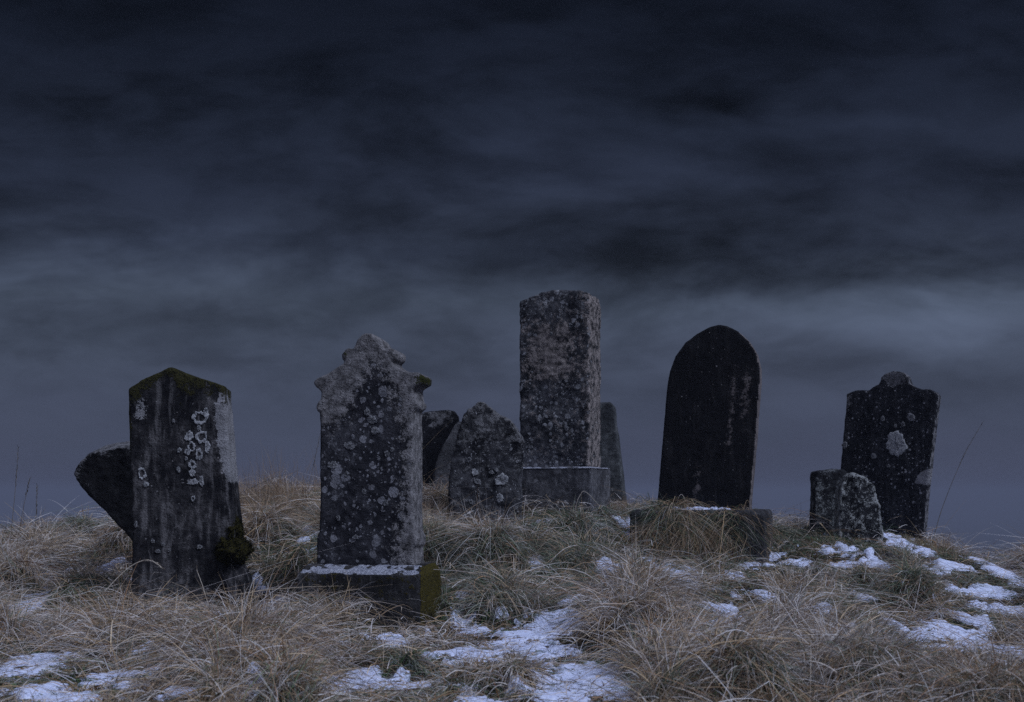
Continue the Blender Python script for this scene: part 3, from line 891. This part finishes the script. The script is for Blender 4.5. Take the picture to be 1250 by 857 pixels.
STRAW = np.array([(.35, .235, .13), (.42, .30, .175), (.30, .19, .10), (.49, .38, .25), (.28, .155, .075), (.39, .29, .19)])
GREEN = np.array([(.055, .095, .042), (.085, .135, .06), (.035, .06, .03), (.13, .16, .09)])
FROSTC = np.array((.74, .73, .77))


def pick(pal, n, var=.2, frost=None):
    cidx = rng.integers(0, len(pal), n)
    cl = pal[cidx] * (1 + var * rng.normal(size=(n, 1)))
    if frost is not None: cl = cl * (1 - frost[:, None]) + FROSTC * frost[:, None]
    return np.clip(cl, .01, .8)


def greenness(x, y):
    g_ = .5 + .9 * fbm2(x * 1.1, y * 1.1, 3, 44)
    for px, py, r in ((680, 690, .45), (690, 650, .5), (1000, 665, .7), (840, 680, .4), (375, 690, .25), (1100, 740, .4), (720, 665, .3), (1180, 680, .5), (930, 700, .3), (560, 745, .25), (120, 740, .3), (450, 830, .3)):
        X, Y = to_ground(px, py)
        g_ = g_ + .8 * np.exp(-((x - X) ** 2 + (y - Y) ** 2) / r ** 2)
    for px, py, r in ((340, 620, .6), (600, 690, .35), (540, 620, .4), (60, 720, .6), (1100, 830, .7), (300, 840, .5), (800, 780, .4)):
        X, Y = to_ground(px, py)
        g_ = g_ - .5 * np.exp(-((x - X) ** 2 + (y - Y) ** 2) / r ** 2)
    return g_


def scatter(n, y0=3.5, y1=11.5, snow_max=.5, pad=0.0, power=1.0):
    y = y0 + (y1 - y0) * rng.random(n * 3) ** power
    x = (rng.random(n * 3) * 2 - 1) * (.60 * y)
    ok = in_view(x, y) & clear_of_stones(x, y, pad)
    sn = bil(SN, x, y)
    ok &= sn < snow_max + .15 * rng.normal(size=len(x))
    return x[ok][:n], y[ok][:n]


turf = Turf()
green = Turf()

# tussocks: dry arching mops
tx, ty = scatter(1300, snow_max=.42, y1=11.5)
extra = []
for mx, my, r, hh in mound_w:
    for k in range(int(9 * r / .25)):
        extra.append((mx + r * .55 * rng.normal(), my + r * .5 * rng.normal()))
ex = np.array(extra); ok = clear_of_stones(ex[:, 0], ex[:, 1], .02)
tx = np.concatenate([tx, ex[ok, 0]]); ty = np.concatenate([ty, ex[ok, 1]])
gn = greenness(tx, ty)
kp = rng.random(len(tx)) > np.clip((gn - .55) * .9, 0, .75); tx, ty, gn = tx[kp], ty[kp], gn[kp]
leanang = 2.2 * fbm2(tx * .9, ty * .9, 2, 55) * math.pi
tsize = np.exp(rng.normal(size=len(tx)) * .38)
BROWN = np.array([(.085, .054, .028), (.11, .072, .038), (.06, .042, .024), (.13, .09, .052)])
frosty = .5 + .8 * fbm2(tx * .8, ty * .8, 3, 66)
for i in range(len(tx)):
    size = tsize[i]
    n = int(88 * size * (1.2 if ty[i] < 7.5 else .9))
    ra = .075 * size * np.sqrt(rng.random(n)); an = rng.random(n) * 2 * math.pi
    bx = tx[i] + ra * np.cos(an); by_ = ty[i] + ra * np.sin(an)
    base = np.stack([bx, by_, gh(bx, by_) - .01], 1)
    lv = np.array([math.cos(leanang[i]), math.sin(leanang[i])]) * .30
    d = np.stack([np.cos(an) * (.15 + .45 * ra / .075) + lv[0] + .34 * rng.normal(size=n),
                  np.sin(an) * (.15 + .45 * ra / .075) + lv[1] + .34 * rng.normal(size=n), np.full(n, .95) + .2 * rng.normal(size=n)], 1)
    d /= np.linalg.norm(d, axis=1, keepdims=True)
    Ln = (.13 + .24 * rng.random(n) ** 1.3) * size ** .5 * (1.0 if ty[i] < 8.3 else .75)
    dr = .12 + .70 * rng.random(n) ** 1.3
    wd = .0017 + .0022 * rng.random(n)
    curl = .07 * rng.normal(size=(n, 3))
    isg = rng.random() < np.clip(gn[i] - .12, .06, .9)
    if isg:
        colr = pick(GREEN, n, .25, np.clip(.04 + .12 * rng.normal(size=n), 0, .5))
        mixs = rng.random(n) < .25
        colr[mixs] = pick(STRAW, mixs.sum(), .2)
        tip = colr * .8 + FROSTC * .2
        green.add(*blades(base, d, Ln * .70, dr, wd, colr, 5, tip, curl, .15))
    else:
        fz = float(np.clip(frosty[i], .1, 1))
        colr = pick(STRAW, n, .25)
        br = rng.random(n) < .25
        colr[br] = pick(BROWN, br.sum(), .2)
        gmix = rng.random(n) < .10
        colr[gmix] = pick(GREEN, gmix.sum(), .2)
        ff = np.where(rng.random(n) < .50 * fz + .12, .35 + .55 * rng.random(n), .10 * rng.random(n))[:, None]
        colr = colr * (1 - ff * .8) + FROSTC * ff * .8
        tf = np.clip(ff + .22 * fz * rng.random((n, 1)), 0, .9)
        tip = colr * (1 - tf) + FROSTC * tf
        turf.add(*blades(base, d, Ln, dr, wd, colr, 6, tip, curl, .3))

# big domes: long straws draped from the crown of each mound to its foot
for mx, my, r, hh in mound_w:
    if bil(MND, mx, my) < .35 * hh: continue
    if not clear_of_stones(np.array([mx]), np.array([my]), .05)[0] or my > 9: continue
    n = int(380 * (r / .25) ** 1.5)
    an = rng.random(n) * 2 * math.pi; ra = r * .75 * np.sqrt(rng.random(n))
    bx = mx + ra * np.cos(an); by_ = my + ra * np.sin(an)
    ok = clear_of_stones(bx, by_, .02); an, ra, bx, by_ = an[ok], ra[ok], bx[ok], by_[ok]; n = len(an)
    base = np.stack([bx, by_, gh(bx, by_) - .005], 1)
    la = rng.random() * 2 * math.pi
    d = np.stack([np.cos(an) * .75 + .3 * math.cos(la) + .22 * rng.normal(size=n), np.sin(an) * .75 + .3 * math.sin(la) + .42 * rng.normal(size=n), .85 + .3 * rng.normal(size=n)], 1)
    d /= np.linalg.norm(d, axis=1, keepdims=True)
    colr = pick(STRAW, n, .25)
    br = rng.random(n) < .20; colr[br] = pick(BROWN, br.sum(), .2)
    fz = rng.uniform(.2, 1)
    if rng.random() < np.clip(float(greenness(np.array([mx]), np.array([my]))[0]) - .25, 0, .85):
        gq = rng.random(n) < .75; colr[gq] = pick(GREEN, gq.sum(), .25); fz *= .5
    ff = np.where(rng.random(n) < .50 * fz + .12, .35 + .55 * rng.random(n), .10 * rng.random(n))[:, None]
    colr = colr * (1 - ff * .8) + FROSTC * ff * .8
    tf = np.clip(ff + .3 * fz * rng.random((n, 1)), 0, .9)
    turf.add(*blades(base, d, .08 + .17 * rng.random(n), .35 + .7 * rng.random(n), .0018 + .0020 * rng.random(n), colr, 6, colr * (1 - tf) + FROSTC * tf, .06 * rng.normal(size=(n, 3)), .3))

# litter: fallen straws crossing each other, frosted
n = 34000
x, y = scatter(n, snow_max=.56); kk = rng.random(len(x)) > np.clip((greenness(x, y) - .5) * .8, 0, .7); x, y = x[kk], y[kk]; n = len(x)
base = np.stack([x, y, gh(x, y) + .01 + .09 * rng.random(n)], 1)
a = rng.random(n) * 2 * math.pi
d = np.stack([np.cos(a), np.sin(a), .05 + .55 * np.abs(rng.normal(size=n))], 1); d /= np.linalg.norm(d, axis=1, keepdims=True)
fr = np.where(rng.random(n) < .5, .35 + .6 * rng.random(n), .12 * rng.random(n))
turf.add(*blades(base, d, .10 + .32 * rng.random(n) ** 1.8, .1 + .4 * rng.random(n), .0016 + .0022 * rng.random(n), pick(STRAW, n, .25, fr), 6, None, .04 * rng.normal(size=(n, 3)), .5))

# short green undergrowth
n = 150000
x, y = scatter(n, snow_max=.5); gg = greenness(x, y)
k = rng.random(len(x)) < np.clip(gg + .05, .15, 1); x, y = x[k], y[k]; n = len(x)
base = np.stack([x, y, gh(x, y) - .005], 1)
d = np.stack([.45 * rng.normal(size=n), .45 * rng.normal(size=n), np.ones(n)], 1); d /= np.linalg.norm(d, axis=1, keepdims=True)
green.add(*blades(base, d, .05 + .13 * rng.random(n) * np.clip(greenness(x, y), .4, 1.3), .3 + .6 * rng.random(n), .0018 + .002 * rng.random(n), pick(GREEN, n, .25, np.where(rng.random(n) < .16, .5 * rng.random(n), .02)), 4))

# short dead bristle everywhere, brown and dense
n = 80000
x, y = scatter(n, snow_max=.44); n = len(x)
base = np.stack([x, y, gh(x, y) - .005], 1)
d = np.stack([.6 * rng.normal(size=n), .6 * rng.normal(size=n), np.ones(n)], 1); d /= np.linalg.norm(d, axis=1, keepdims=True)
turf.add(*blades(base, d, .05 + .10 * rng.random(n), .4 + .6 * rng.random(n), .0016 + .0016 * rng.random(n), pick(BROWN, n, .25, np.where(rng.random(n) < .10, .5 * rng.random(n), .0)), 4))

# little tufts standing in the snow
x, y = scatter(5200, y0=3.6, y1=9.5, snow_max=9.0); k = bil(SN, x, y) > .38; x, y = x[k], y[k]
for i in range(len(x)):
    n = int(rng.integers(16, 60)); sz = rng.uniform(.5, 1.5)
    an = rng.random(n) * 2 * math.pi; ra = .045 * sz * np.sqrt(rng.random(n))
    bx = x[i] + ra * np.cos(an); by_ = y[i] + ra * np.sin(an)
    base = np.stack([bx, by_, gh(bx, by_)], 1)
    d = np.stack([.6 * np.cos(an) + .35 * rng.normal(size=n), .6 * np.sin(an) + .35 * rng.normal(size=n), .7 + .2 * rng.random(n)], 1); d /= np.linalg.norm(d, axis=1, keepdims=True)
    colr = pick(GREEN if rng.random() < .4 else (BROWN if rng.random() < .5 else STRAW), n, .25, np.where(rng.random(n) < .2, .5 * rng.random(n), .0))
    turf.add(*blades(base, d, (.05 + .10 * rng.random(n)) * sz, .3 + .6 * rng.random(n), .0018 + .0016 * rng.random(n), colr, 4))

# broader dead leaves, rusty and limp
n = 9000
x, y = scatter(n, snow_max=.5); n = len(x)
base = np.stack([x, y, gh(x, y) + .02 * rng.random(n)], 1)
d = np.stack([rng.normal(size=n), rng.normal(size=n), .3 + .5 * rng.random(n)], 1); d /= np.linalg.norm(d, axis=1, keepdims=True)
RUST = np.array([(.16, .075, .035), (.12, .07, .04), (.22, .13, .07), (.09, .06, .035), (.28, .2, .13)])
turf.add(*blades(base, d, .07 + .14 * rng.random(n), .5 + .7 * rng.random(n), .004 + .004 * rng.random(n), pick(RUST, n, .25, np.where(rng.random(n) < .25, .6 * rng.random(n), .0)), 5, None, .2 * rng.normal(size=(n, 3)), .3))

# a few tips through the snow
n = 60000
x, y = scatter(n, snow_max=3.0); k = bil(SN, x, y) > .5; x, y = x[k], y[k]; n = len(x)
base = np.stack([x, y, gh(x, y)], 1)
d = np.stack([.5 * rng.normal(size=n), .5 * rng.normal(size=n), np.ones(n)], 1); d /= np.linalg.norm(d, axis=1, keepdims=True)
kk = rng.random(n) < .5 + 1.2 * fbm2(x * 5, y * 5, 3, 71); base, d = base[kk], d[kk]; n = len(base)
green.add(*blades(base, d, .04 + .09 * rng.random(n), .3 + .5 * rng.random(n), .0018 + .001 * rng.random(n), pick(np.vstack([GREEN, STRAW[:3]]), n, .2), 4))

# tall golden bents on the crest
def stand(px0, px1, Y0, Y1, n, l0, l1, pal=STRAW, tone=1.0, wid=.0016, upright=.16, droop=.15, frost=.06, lift=0):
    Y = Y0 + (Y1 - Y0) * rng.random(n); pxx = px0 + (px1 - px0) * rng.random(n)
    x = wx(pxx, Y)
    ok = clear_of_stones(x, Y, .0) & (rng.random(n) < .55 + 1.3 * fbm2(x * 3, Y * 3, 2, 83)); x, Y = x[ok], Y[ok]; n = len(x)
    base = np.stack([x, Y, gh(x, Y) - .01], 1)
    d = np.stack([upright * rng.normal(size=n), upright * rng.normal(size=n), np.ones(n)], 1); d /= np.linalg.norm(d, axis=1, keepdims=True)
    Ln = l0 + (l1 - l0) * rng.random(n) ** 1.6
    turf.add(*blades(base, d, Ln, droop * (.3 + 1.4 * rng.random(n)), wid * (.8 + .6 * rng.random(n)), pick(pal, n, .2, np.clip(frost + .1 * rng.normal(size=n), 0, .5)) * tone, 6))


WARM = np.array([(.34, .235, .14), (.30, .20, .12), (.40, .29, .19), (.26, .18, .11)])
stand(285, 400, 7.4, 8.9, 5200, .14, .32, WARM)
stand(285, 400, 7.8, 8.9, 900, .32, .66, WARM, wid=.0015, upright=.14, tone=.7, droop=.25)
stand(515, 560, 7.0, 8.6, 1500, .12, .30, STRAW, frost=.2)
stand(735, 805, 8.4, 10.2, 1700, .10, .24, WARM, wid=.002)
stand(740, 800, 8.8, 9.8, 90, .2, .36, WARM, tone=.8)
stand(-150, 165, 6.6, 7.8, 5200, .10, .24, STRAW)
stand(-150, 165, 6.8, 7.8, 420, .20, .42, STRAW, tone=.5, wid=.0014, upright=.3, droop=.3)
stand(1140, 1400, 8.2, 9.4, 3800, .10, .22, STRAW, tone=.8)
stand(920, 1010, 8.2, 9.4, 900, .06, .16, GREEN)
stand(984, 1086, 8.12, 8.32, 1500, .10, .22, np.vstack([GREEN, STRAW[:3]]), upright=.4, droop=.4)
stand(1085, 1150, 8.35, 8.6, 700, .08, .18, STRAW, upright=.4, droop=.4)
stand(380, 525, 5.55, 5.74, 420, .10, .22, STRAW, frost=.2, upright=.4, droop=.3)
stand(150, 310, 5.7, 5.98, 700, .10, .26, STRAW, frost=.25, upright=.4, droop=.3)
stand(640, 750, 8.7, 8.95, 500, .08, .18, STRAW, frost=.25, upright=.5, droop=.4)
stand(545, 640, 7.9, 8.1, 500, .10, .24, STRAW, frost=.3, upright=.35, droop=.25)
# shaggy mop growing over the front of the arch stone's plinth
for cx_, w_, top in ((806, 26, .33), (826, 26, .34), (850, 22, .15), (885, 34, .29), (908, 34, .32), (930, 14, .22), (790, 12, .16)):
    n = int(17 * w_)
    pxx = cx_ + w_ * .5 * rng.normal(size=n); Y = 7.70 + .08 * rng.random(n) + .0035 * (pxx - 860) * .3
    x = wx(pxx, Y)
    base = np.stack([x, Y, gh(x, Y) + top * rng.random(n) ** .7], 1)
    d = np.stack([.65 * rng.normal(size=n), -.40 + .3 * rng.normal(size=n), .75 + .2 * rng.normal(size=n)], 1); d /= np.linalg.norm(d, axis=1, keepdims=True)
    V, Q, C = blades(base, d, .14 + .18 * rng.random(n), .6 + .7 * rng.random(n), .0020 + .0018 * rng.random(n), pick(STRAW if rng.random() < .7 else GREEN, n, .25, np.where(rng.random(n) < .3, .6 * rng.random(n), .03)) * .85, 6, None, None, .2)
    turf.add(V, Q, C)
stand(815, 915, 7.68, 7.76, 60, .2, .42, STRAW, frost=.1, upright=.22, droop=.1)

o = turf.build('dry_grass'); tag(o, 'frosted straw-coloured dead grass in arching tussocks over the hilltop', 'grass', kind='stuff')
o = green.build('green_grass'); tag(o, 'dark green living grass growing between the dead straw', 'grass', kind='stuff')


# single stalks -------------------------------------------------
def tube(name, P, rad, mat, sides=6, parent=None):
    P = np.array(P, float); n = len(P)
    rad = np.broadcast_to(np.array(rad, float), (n,))
    T = np.gradient(P, axis=0); T /= np.linalg.norm(T, axis=1, keepdims=True)
    A = np.cross(T, (0, 1, .1)); A /= np.linalg.norm(A, axis=1, keepdims=True)
    B = np.cross(T, A)
    an = np.linspace(0, 2 * math.pi, sides, endpoint=False)
    V = (P[:, None] + rad[:, None, None] * (A[:, None] * np.cos(an)[None, :, None] + B[:, None] * np.sin(an)[None, :, None])).reshape(-1, 3)
    Q = []
    for i in range(n - 1):
        for j in range(sides):
            k = (j + 1) % sides
            Q.append((i * sides + j, i * sides + k, (i + 1) * sides + k, (i + 1) * sides + j))
    return mesh_np(name, V, np.array(Q), mat, parent=parent)


def stalk(path, Y, r0, r1, label, head=None, mat=M_STALK, seedlen=.0):
    pts = np.array(path, float)
    tt = np.linspace(0, 1, len(pts)); fine_t = np.linspace(0, 1, 24)
    pxx = np.interp(fine_t, tt, pts[:, 0]); pyy = np.interp(fine_t, tt, pts[:, 1])
    for _ in range(3):
        pxx[1:-1] = (pxx[:-2] + 2 * pxx[1:-1] + pxx[2:]) / 4; pyy[1:-1] = (pyy[:-2] + 2 * pyy[1:-1] + pyy[2:]) / 4
    bx, bz = wx(pxx[0], Y), wz(pyy[0], Y)
    root = empty('grass_stalk', (bx, Y, bz))
    tag(root, label, 'grass stalk')
    P = np.stack([wx(pxx, Y) - bx, .02 * np.sin(fine_t * 3), wz(pyy, Y) - bz], 1)
    tube('stem', P, r0 + (r1 - r0) * fine_t, mat, parent=root)
    if seedlen:   # seed head: overlapping spikelets round the tip
        vs, qs, k = [], [], 0
        end = int(23 * (1 - seedlen))
        for q in range(34):
            f_ = end + (23 - end) * q / 33
            i = int(min(f_, 22)); p0 = P[i] + (P[i + 1] - P[i]) * (f_ - i)
            tdir = (P[i + 1] - P[i]); tdir /= np.linalg.norm(tdir)
            side = rng.normal(size=3); side -= tdir * (side @ tdir); side /= np.linalg.norm(side)
            ln = .016 + .010 * rng.random()
            tip = p0 + tdir * ln * .9 + side * ln * .42
            wv = np.cross(tdir, side) * .0017
            mid = (p0 + tip) / 2
            vs += [p0, mid + wv, tip, mid - wv]; qs.append((k, k + 1, k + 2, k + 3)); k += 4
        mesh_np('seed_head', np.array(vs), np.array(qs), mat, parent=root)
    return root


stalk([(1138, 662), (1150, 622), (1165, 585), (1180, 550), (1200, 515)], 8.9, .0026, .0010, 'long dark grass stalk leaning right beside the far right stone', seedlen=.35)
stalk([(12, 665), (15, 620), (18, 585), (22, 547)], 7.0, .0018, .0008, 'tall thin upright grass stalk against the sky, tallest at far left', seedlen=.4)
stalk([(20, 668), (26, 625), (30, 605), (36, 584)], 7.05, .0016, .0008, 'short grass stalk leaning right beside the tallest far left stalk', seedlen=.35)
stalk([(40, 672), (42, 640), (43, 615), (45, 593)], 7.0, .0017, .0009, 'short straight upright grass stalk, right of the two far left stalks', seedlen=.5)
stalk([(128, 722), (140, 708), (153, 695), (165, 687), (178, 683), (190, 687), (197, 693)], 5.75, .0024, .0014, 'white frosted grass stem arching over in front of the gabled stone', mat=M_STRAW, seedlen=.4)
stalk([(255, 742), (246, 715), (239, 697), (240, 690)], 5.7, .0018, .001, 'thin frosted stem standing upright before the gabled mossy stone', mat=M_STRAW)
stalk([(700, 630), (705, 610), (712, 598), (722, 606), (735, 622)], 8.6, .0026, .0016, 'frosted straw bent into a sharp peak before the pillar plinth', mat=M_STRAW)
stalk([(392, 525), (375, 600), (368, 640)][::-1], 8.3, .0016, .0008, 'faint tall dark grass stem between the gabled and scrolled stones', mat=M_STALK, seedlen=.3)

# ---------------------------------------------------------------- air
bm = bmesh.new()
bmesh.ops.create_cube(bm, size=1)
me = bpy.data.meshes.new('haze'); bm.to_mesh(me); bm.free()
hz = bpy.data.objects.new('haze', me); COL.objects.link(hz)
zb, ztp = float(ZZ.min()) - 1.0, 2.6
hz.scale = (6400, 6400, ztp - zb); hz.location = (0, 7, (ztp + zb) / 2)
mh = bpy.data.materials.new('mist'); mh.use_nodes = True
mh.node_tree.nodes.clear()
t = NT(mh.node_tree)
out = t.new('ShaderNodeOutputMaterial')
pv = t.new('ShaderNodeVolumePrincipled', {'Color': (.29, .32, .43), 'Density': .0028, 'Anisotropy': 0.0})
t.l.new(pv.outputs[0], out.inputs['Volume'])
me.materials.append(mh)
tag(hz, 'cold mist lying beyond the hilltop', 'mist', kind='stuff')

# ---------------------------------------------------------------- light
to_sun = Vector((.66, -.42, .86)).normalized()
elev = math.asin(to_sun.z); azim = math.atan2(to_sun.x, to_sun.y)
sd = bpy.data.lights.new('sun', 'SUN'); so = bpy.data.objects.new('sun', sd); COL.objects.link(so)
sd.energy = 1.5; sd.angle = R(15); sd.color = (.74, .82, 1.0)
so.rotation_euler = (-to_sun).to_track_quat('-Z', 'Y').to_euler()

w = bpy.data.worlds.new('World'); sc.world = w; w.use_nodes = True
w.node_tree.nodes.clear()
t = NT(w.node_tree)
out = t.new('ShaderNodeOutputWorld')
sky = t.new('ShaderNodeTexSky', sky_type='NISHITA')
sky.sun_disc = False; sky.sun_elevation = elev; sky.sun_rotation = azim
bg_sky = t.new('ShaderNodeBackground', {'Color': sky.outputs[0], 'Strength': .05})
tc = t.new('ShaderNodeTexCoord').outputs['Generated']
sep = t.new('ShaderNodeSeparateXYZ', {0: tc})
dx, dy, dz = sep.outputs
ysafe = t.m('MAXIMUM', dy, .15)
u = t.m('DIVIDE', dx, ysafe); v = t.m('DIVIDE', dz, ysafe)
# wisps stretched along the horizon bend the cloud banks
uv = t.new('ShaderNodeCombineXYZ', {0: u, 1: t.m('MULTIPLY', v, 2.6), 2: 0.0})
wa = t.noise(uv.outputs[0], 4.0, 8, .60, .3)
wb = t.noise(t.new('ShaderNodeVectorMath', {0: uv.outputs[0], 1: (3.1, 7.7, 2.0)}, operation='ADD').outputs[0], 5.0, 6, .55, .5)
wc = t.noise(t.new('ShaderNodeVectorMath', {0: uv.outputs[0], 1: (9.1, 1.7, 5.0)}, operation='ADD').outputs[0], 12.0, 5, .55, .6)
u2 = t.m('ADD', u, t.m('MULTIPLY', t.m('SUBTRACT', wa, .5), .20))
v2 = t.m('ADD', v, t.m('MULTIPLY', t.m('SUBTRACT', wb, .5), .085))
# layered brightness by height
ramp = t.new('ShaderNodeValToRGB', {0: v2})
els = [(0.0, (.034, .038, .064)), (.05, (.032, .0375, .060)), (.11, (.029, .0350, .0535)), (.155, (.0245, .0305, .0450)), (.20, (.0135, .0170, .028)), (.25, (.0088, .0112, .0198)),
       (.30, (.0066, .0086, .0155)), (.36, (.0040, .0053, .0100)), (.42, (.0025, .0034, .0066)), (.60, (.012, .014, .021))]
els = [(q, (r_ * .93, g_ * .96, b_ * .99)) for q, (r_, g_, b_) in els]
cr = ramp.color_ramp
while len(cr.elements) < len(els): cr.elements.new(.5)
for e, (q, cl) in zip(cr.elements, els): e.position = q; e.color = (*cl, 1)
lum = None
LOBES = [(170, 345, 240, 40, .56), (235, 290, 110, 22, .32), (430, 332, 40, 14, .28), (1020, 385, 230, 38, .95), (1190, 395, 120, 30, .3), (560, 275, 60, 16, .30), (690, 240, 130, 14, .30), (830, 222, 110, 14, .35),
         (640, 190, 50, 14, .20), (980, 150, 260, 20, .32), (870, 330, 420, 30, -.20), (1000, 275, 330, 30, -.20), (620, 300, 330, 26, -.15), (840, 115, 160, 22, -.28), (90, 125, 200, 40, -.28), (420, 60, 300, 36, -.15),
         (70, 250, 110, 26, -.15), (1200, 210, 110, 26, -.22), (700, 120, 120, 30, .12), (470, 160, 160, 40, -.10)]
for a, b, su, sv_, amp in LOBES:
    du = t.m('DIVIDE', t.m('SUBTRACT', u2, (a - CX) / F), su / F)
    dv = t.m('DIVIDE', t.m('SUBTRACT', v2, (HOR - b) / F), sv_ / F)
    ee = t.m('EXPONENT', t.m('MULTIPLY', t.m('ADD', t.m('MULTIPLY', du, du), t.m('MULTIPLY', dv, dv)), -1.0))
    ee = t.m('MULTIPLY', ee, amp * 1.35)
    lum = ee if lum is None else t.m('ADD', lum, ee)
tex = t.m('ADD', t.m('MULTIPLY', t.m('SUBTRACT', t.step(wa, .38, .62), .5), .70), t.m('MULTIPLY', t.m('SUBTRACT', t.step(wc, .36, .64), .5), .30))
tex = t.m('MULTIPLY', tex, t.step(v, .03, .16, .12, .95))
lum = t.m('MAXIMUM', t.m('ADD', t.m('ADD', lum, tex), 1.0), .25)
cloud = t.new('ShaderNodeVectorMath', {0: ramp.outputs[0]}, operation='SCALE'); t.set(cloud.inputs[3], lum)
# unseen sky behind the camera and overhead, brightened to add fill light
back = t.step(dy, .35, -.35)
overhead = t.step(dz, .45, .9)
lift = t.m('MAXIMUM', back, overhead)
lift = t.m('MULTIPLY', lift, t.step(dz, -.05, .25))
thin = t.new('ShaderNodeVectorMath', {0: (.105, .116, .165)}, operation='SCALE'); t.set(thin.inputs[3], t.step(wa, .2, .8, .7, 1.3))  # colour of the fill glow added to the unseen sky
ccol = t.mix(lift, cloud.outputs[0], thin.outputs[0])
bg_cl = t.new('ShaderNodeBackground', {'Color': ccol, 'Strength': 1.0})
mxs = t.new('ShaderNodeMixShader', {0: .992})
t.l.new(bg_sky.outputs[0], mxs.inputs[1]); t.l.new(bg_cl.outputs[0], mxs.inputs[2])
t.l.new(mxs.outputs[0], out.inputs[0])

# ---------------------------------------------------------------- camera
cd = bpy.data.cameras.new('camera'); cam = bpy.data.objects.new('camera', cd); COL.objects.link(cam)
cam.location = (0, 0, 0); cam.rotation_euler = (R(90), 0, 0)
cd.sensor_width = 36; cd.lens = 36 * F / 1250
cd.shift_y = (HOR - 428.5) / 1250
cd.clip_start = .05; cd.clip_end = 12000
cd.dof.use_dof = True; cd.dof.focus_distance = 6.4; cd.dof.aperture_fstop = 4.0
sc.camera = cam

sc.render.engine = 'CYCLES'
sc.cycles.use_denoising = False
sc.cycles.max_bounces = 6
sc.cycles.diffuse_bounces = 3
sc.cycles.volume_bounces = 1
sc.view_settings.view_transform = 'Standard'
sc.view_settings.look = 'None'
sc.view_settings.exposure = 0.82
sc.view_settings.gamma = 1
sc.view_settings.use_curve_mapping = False
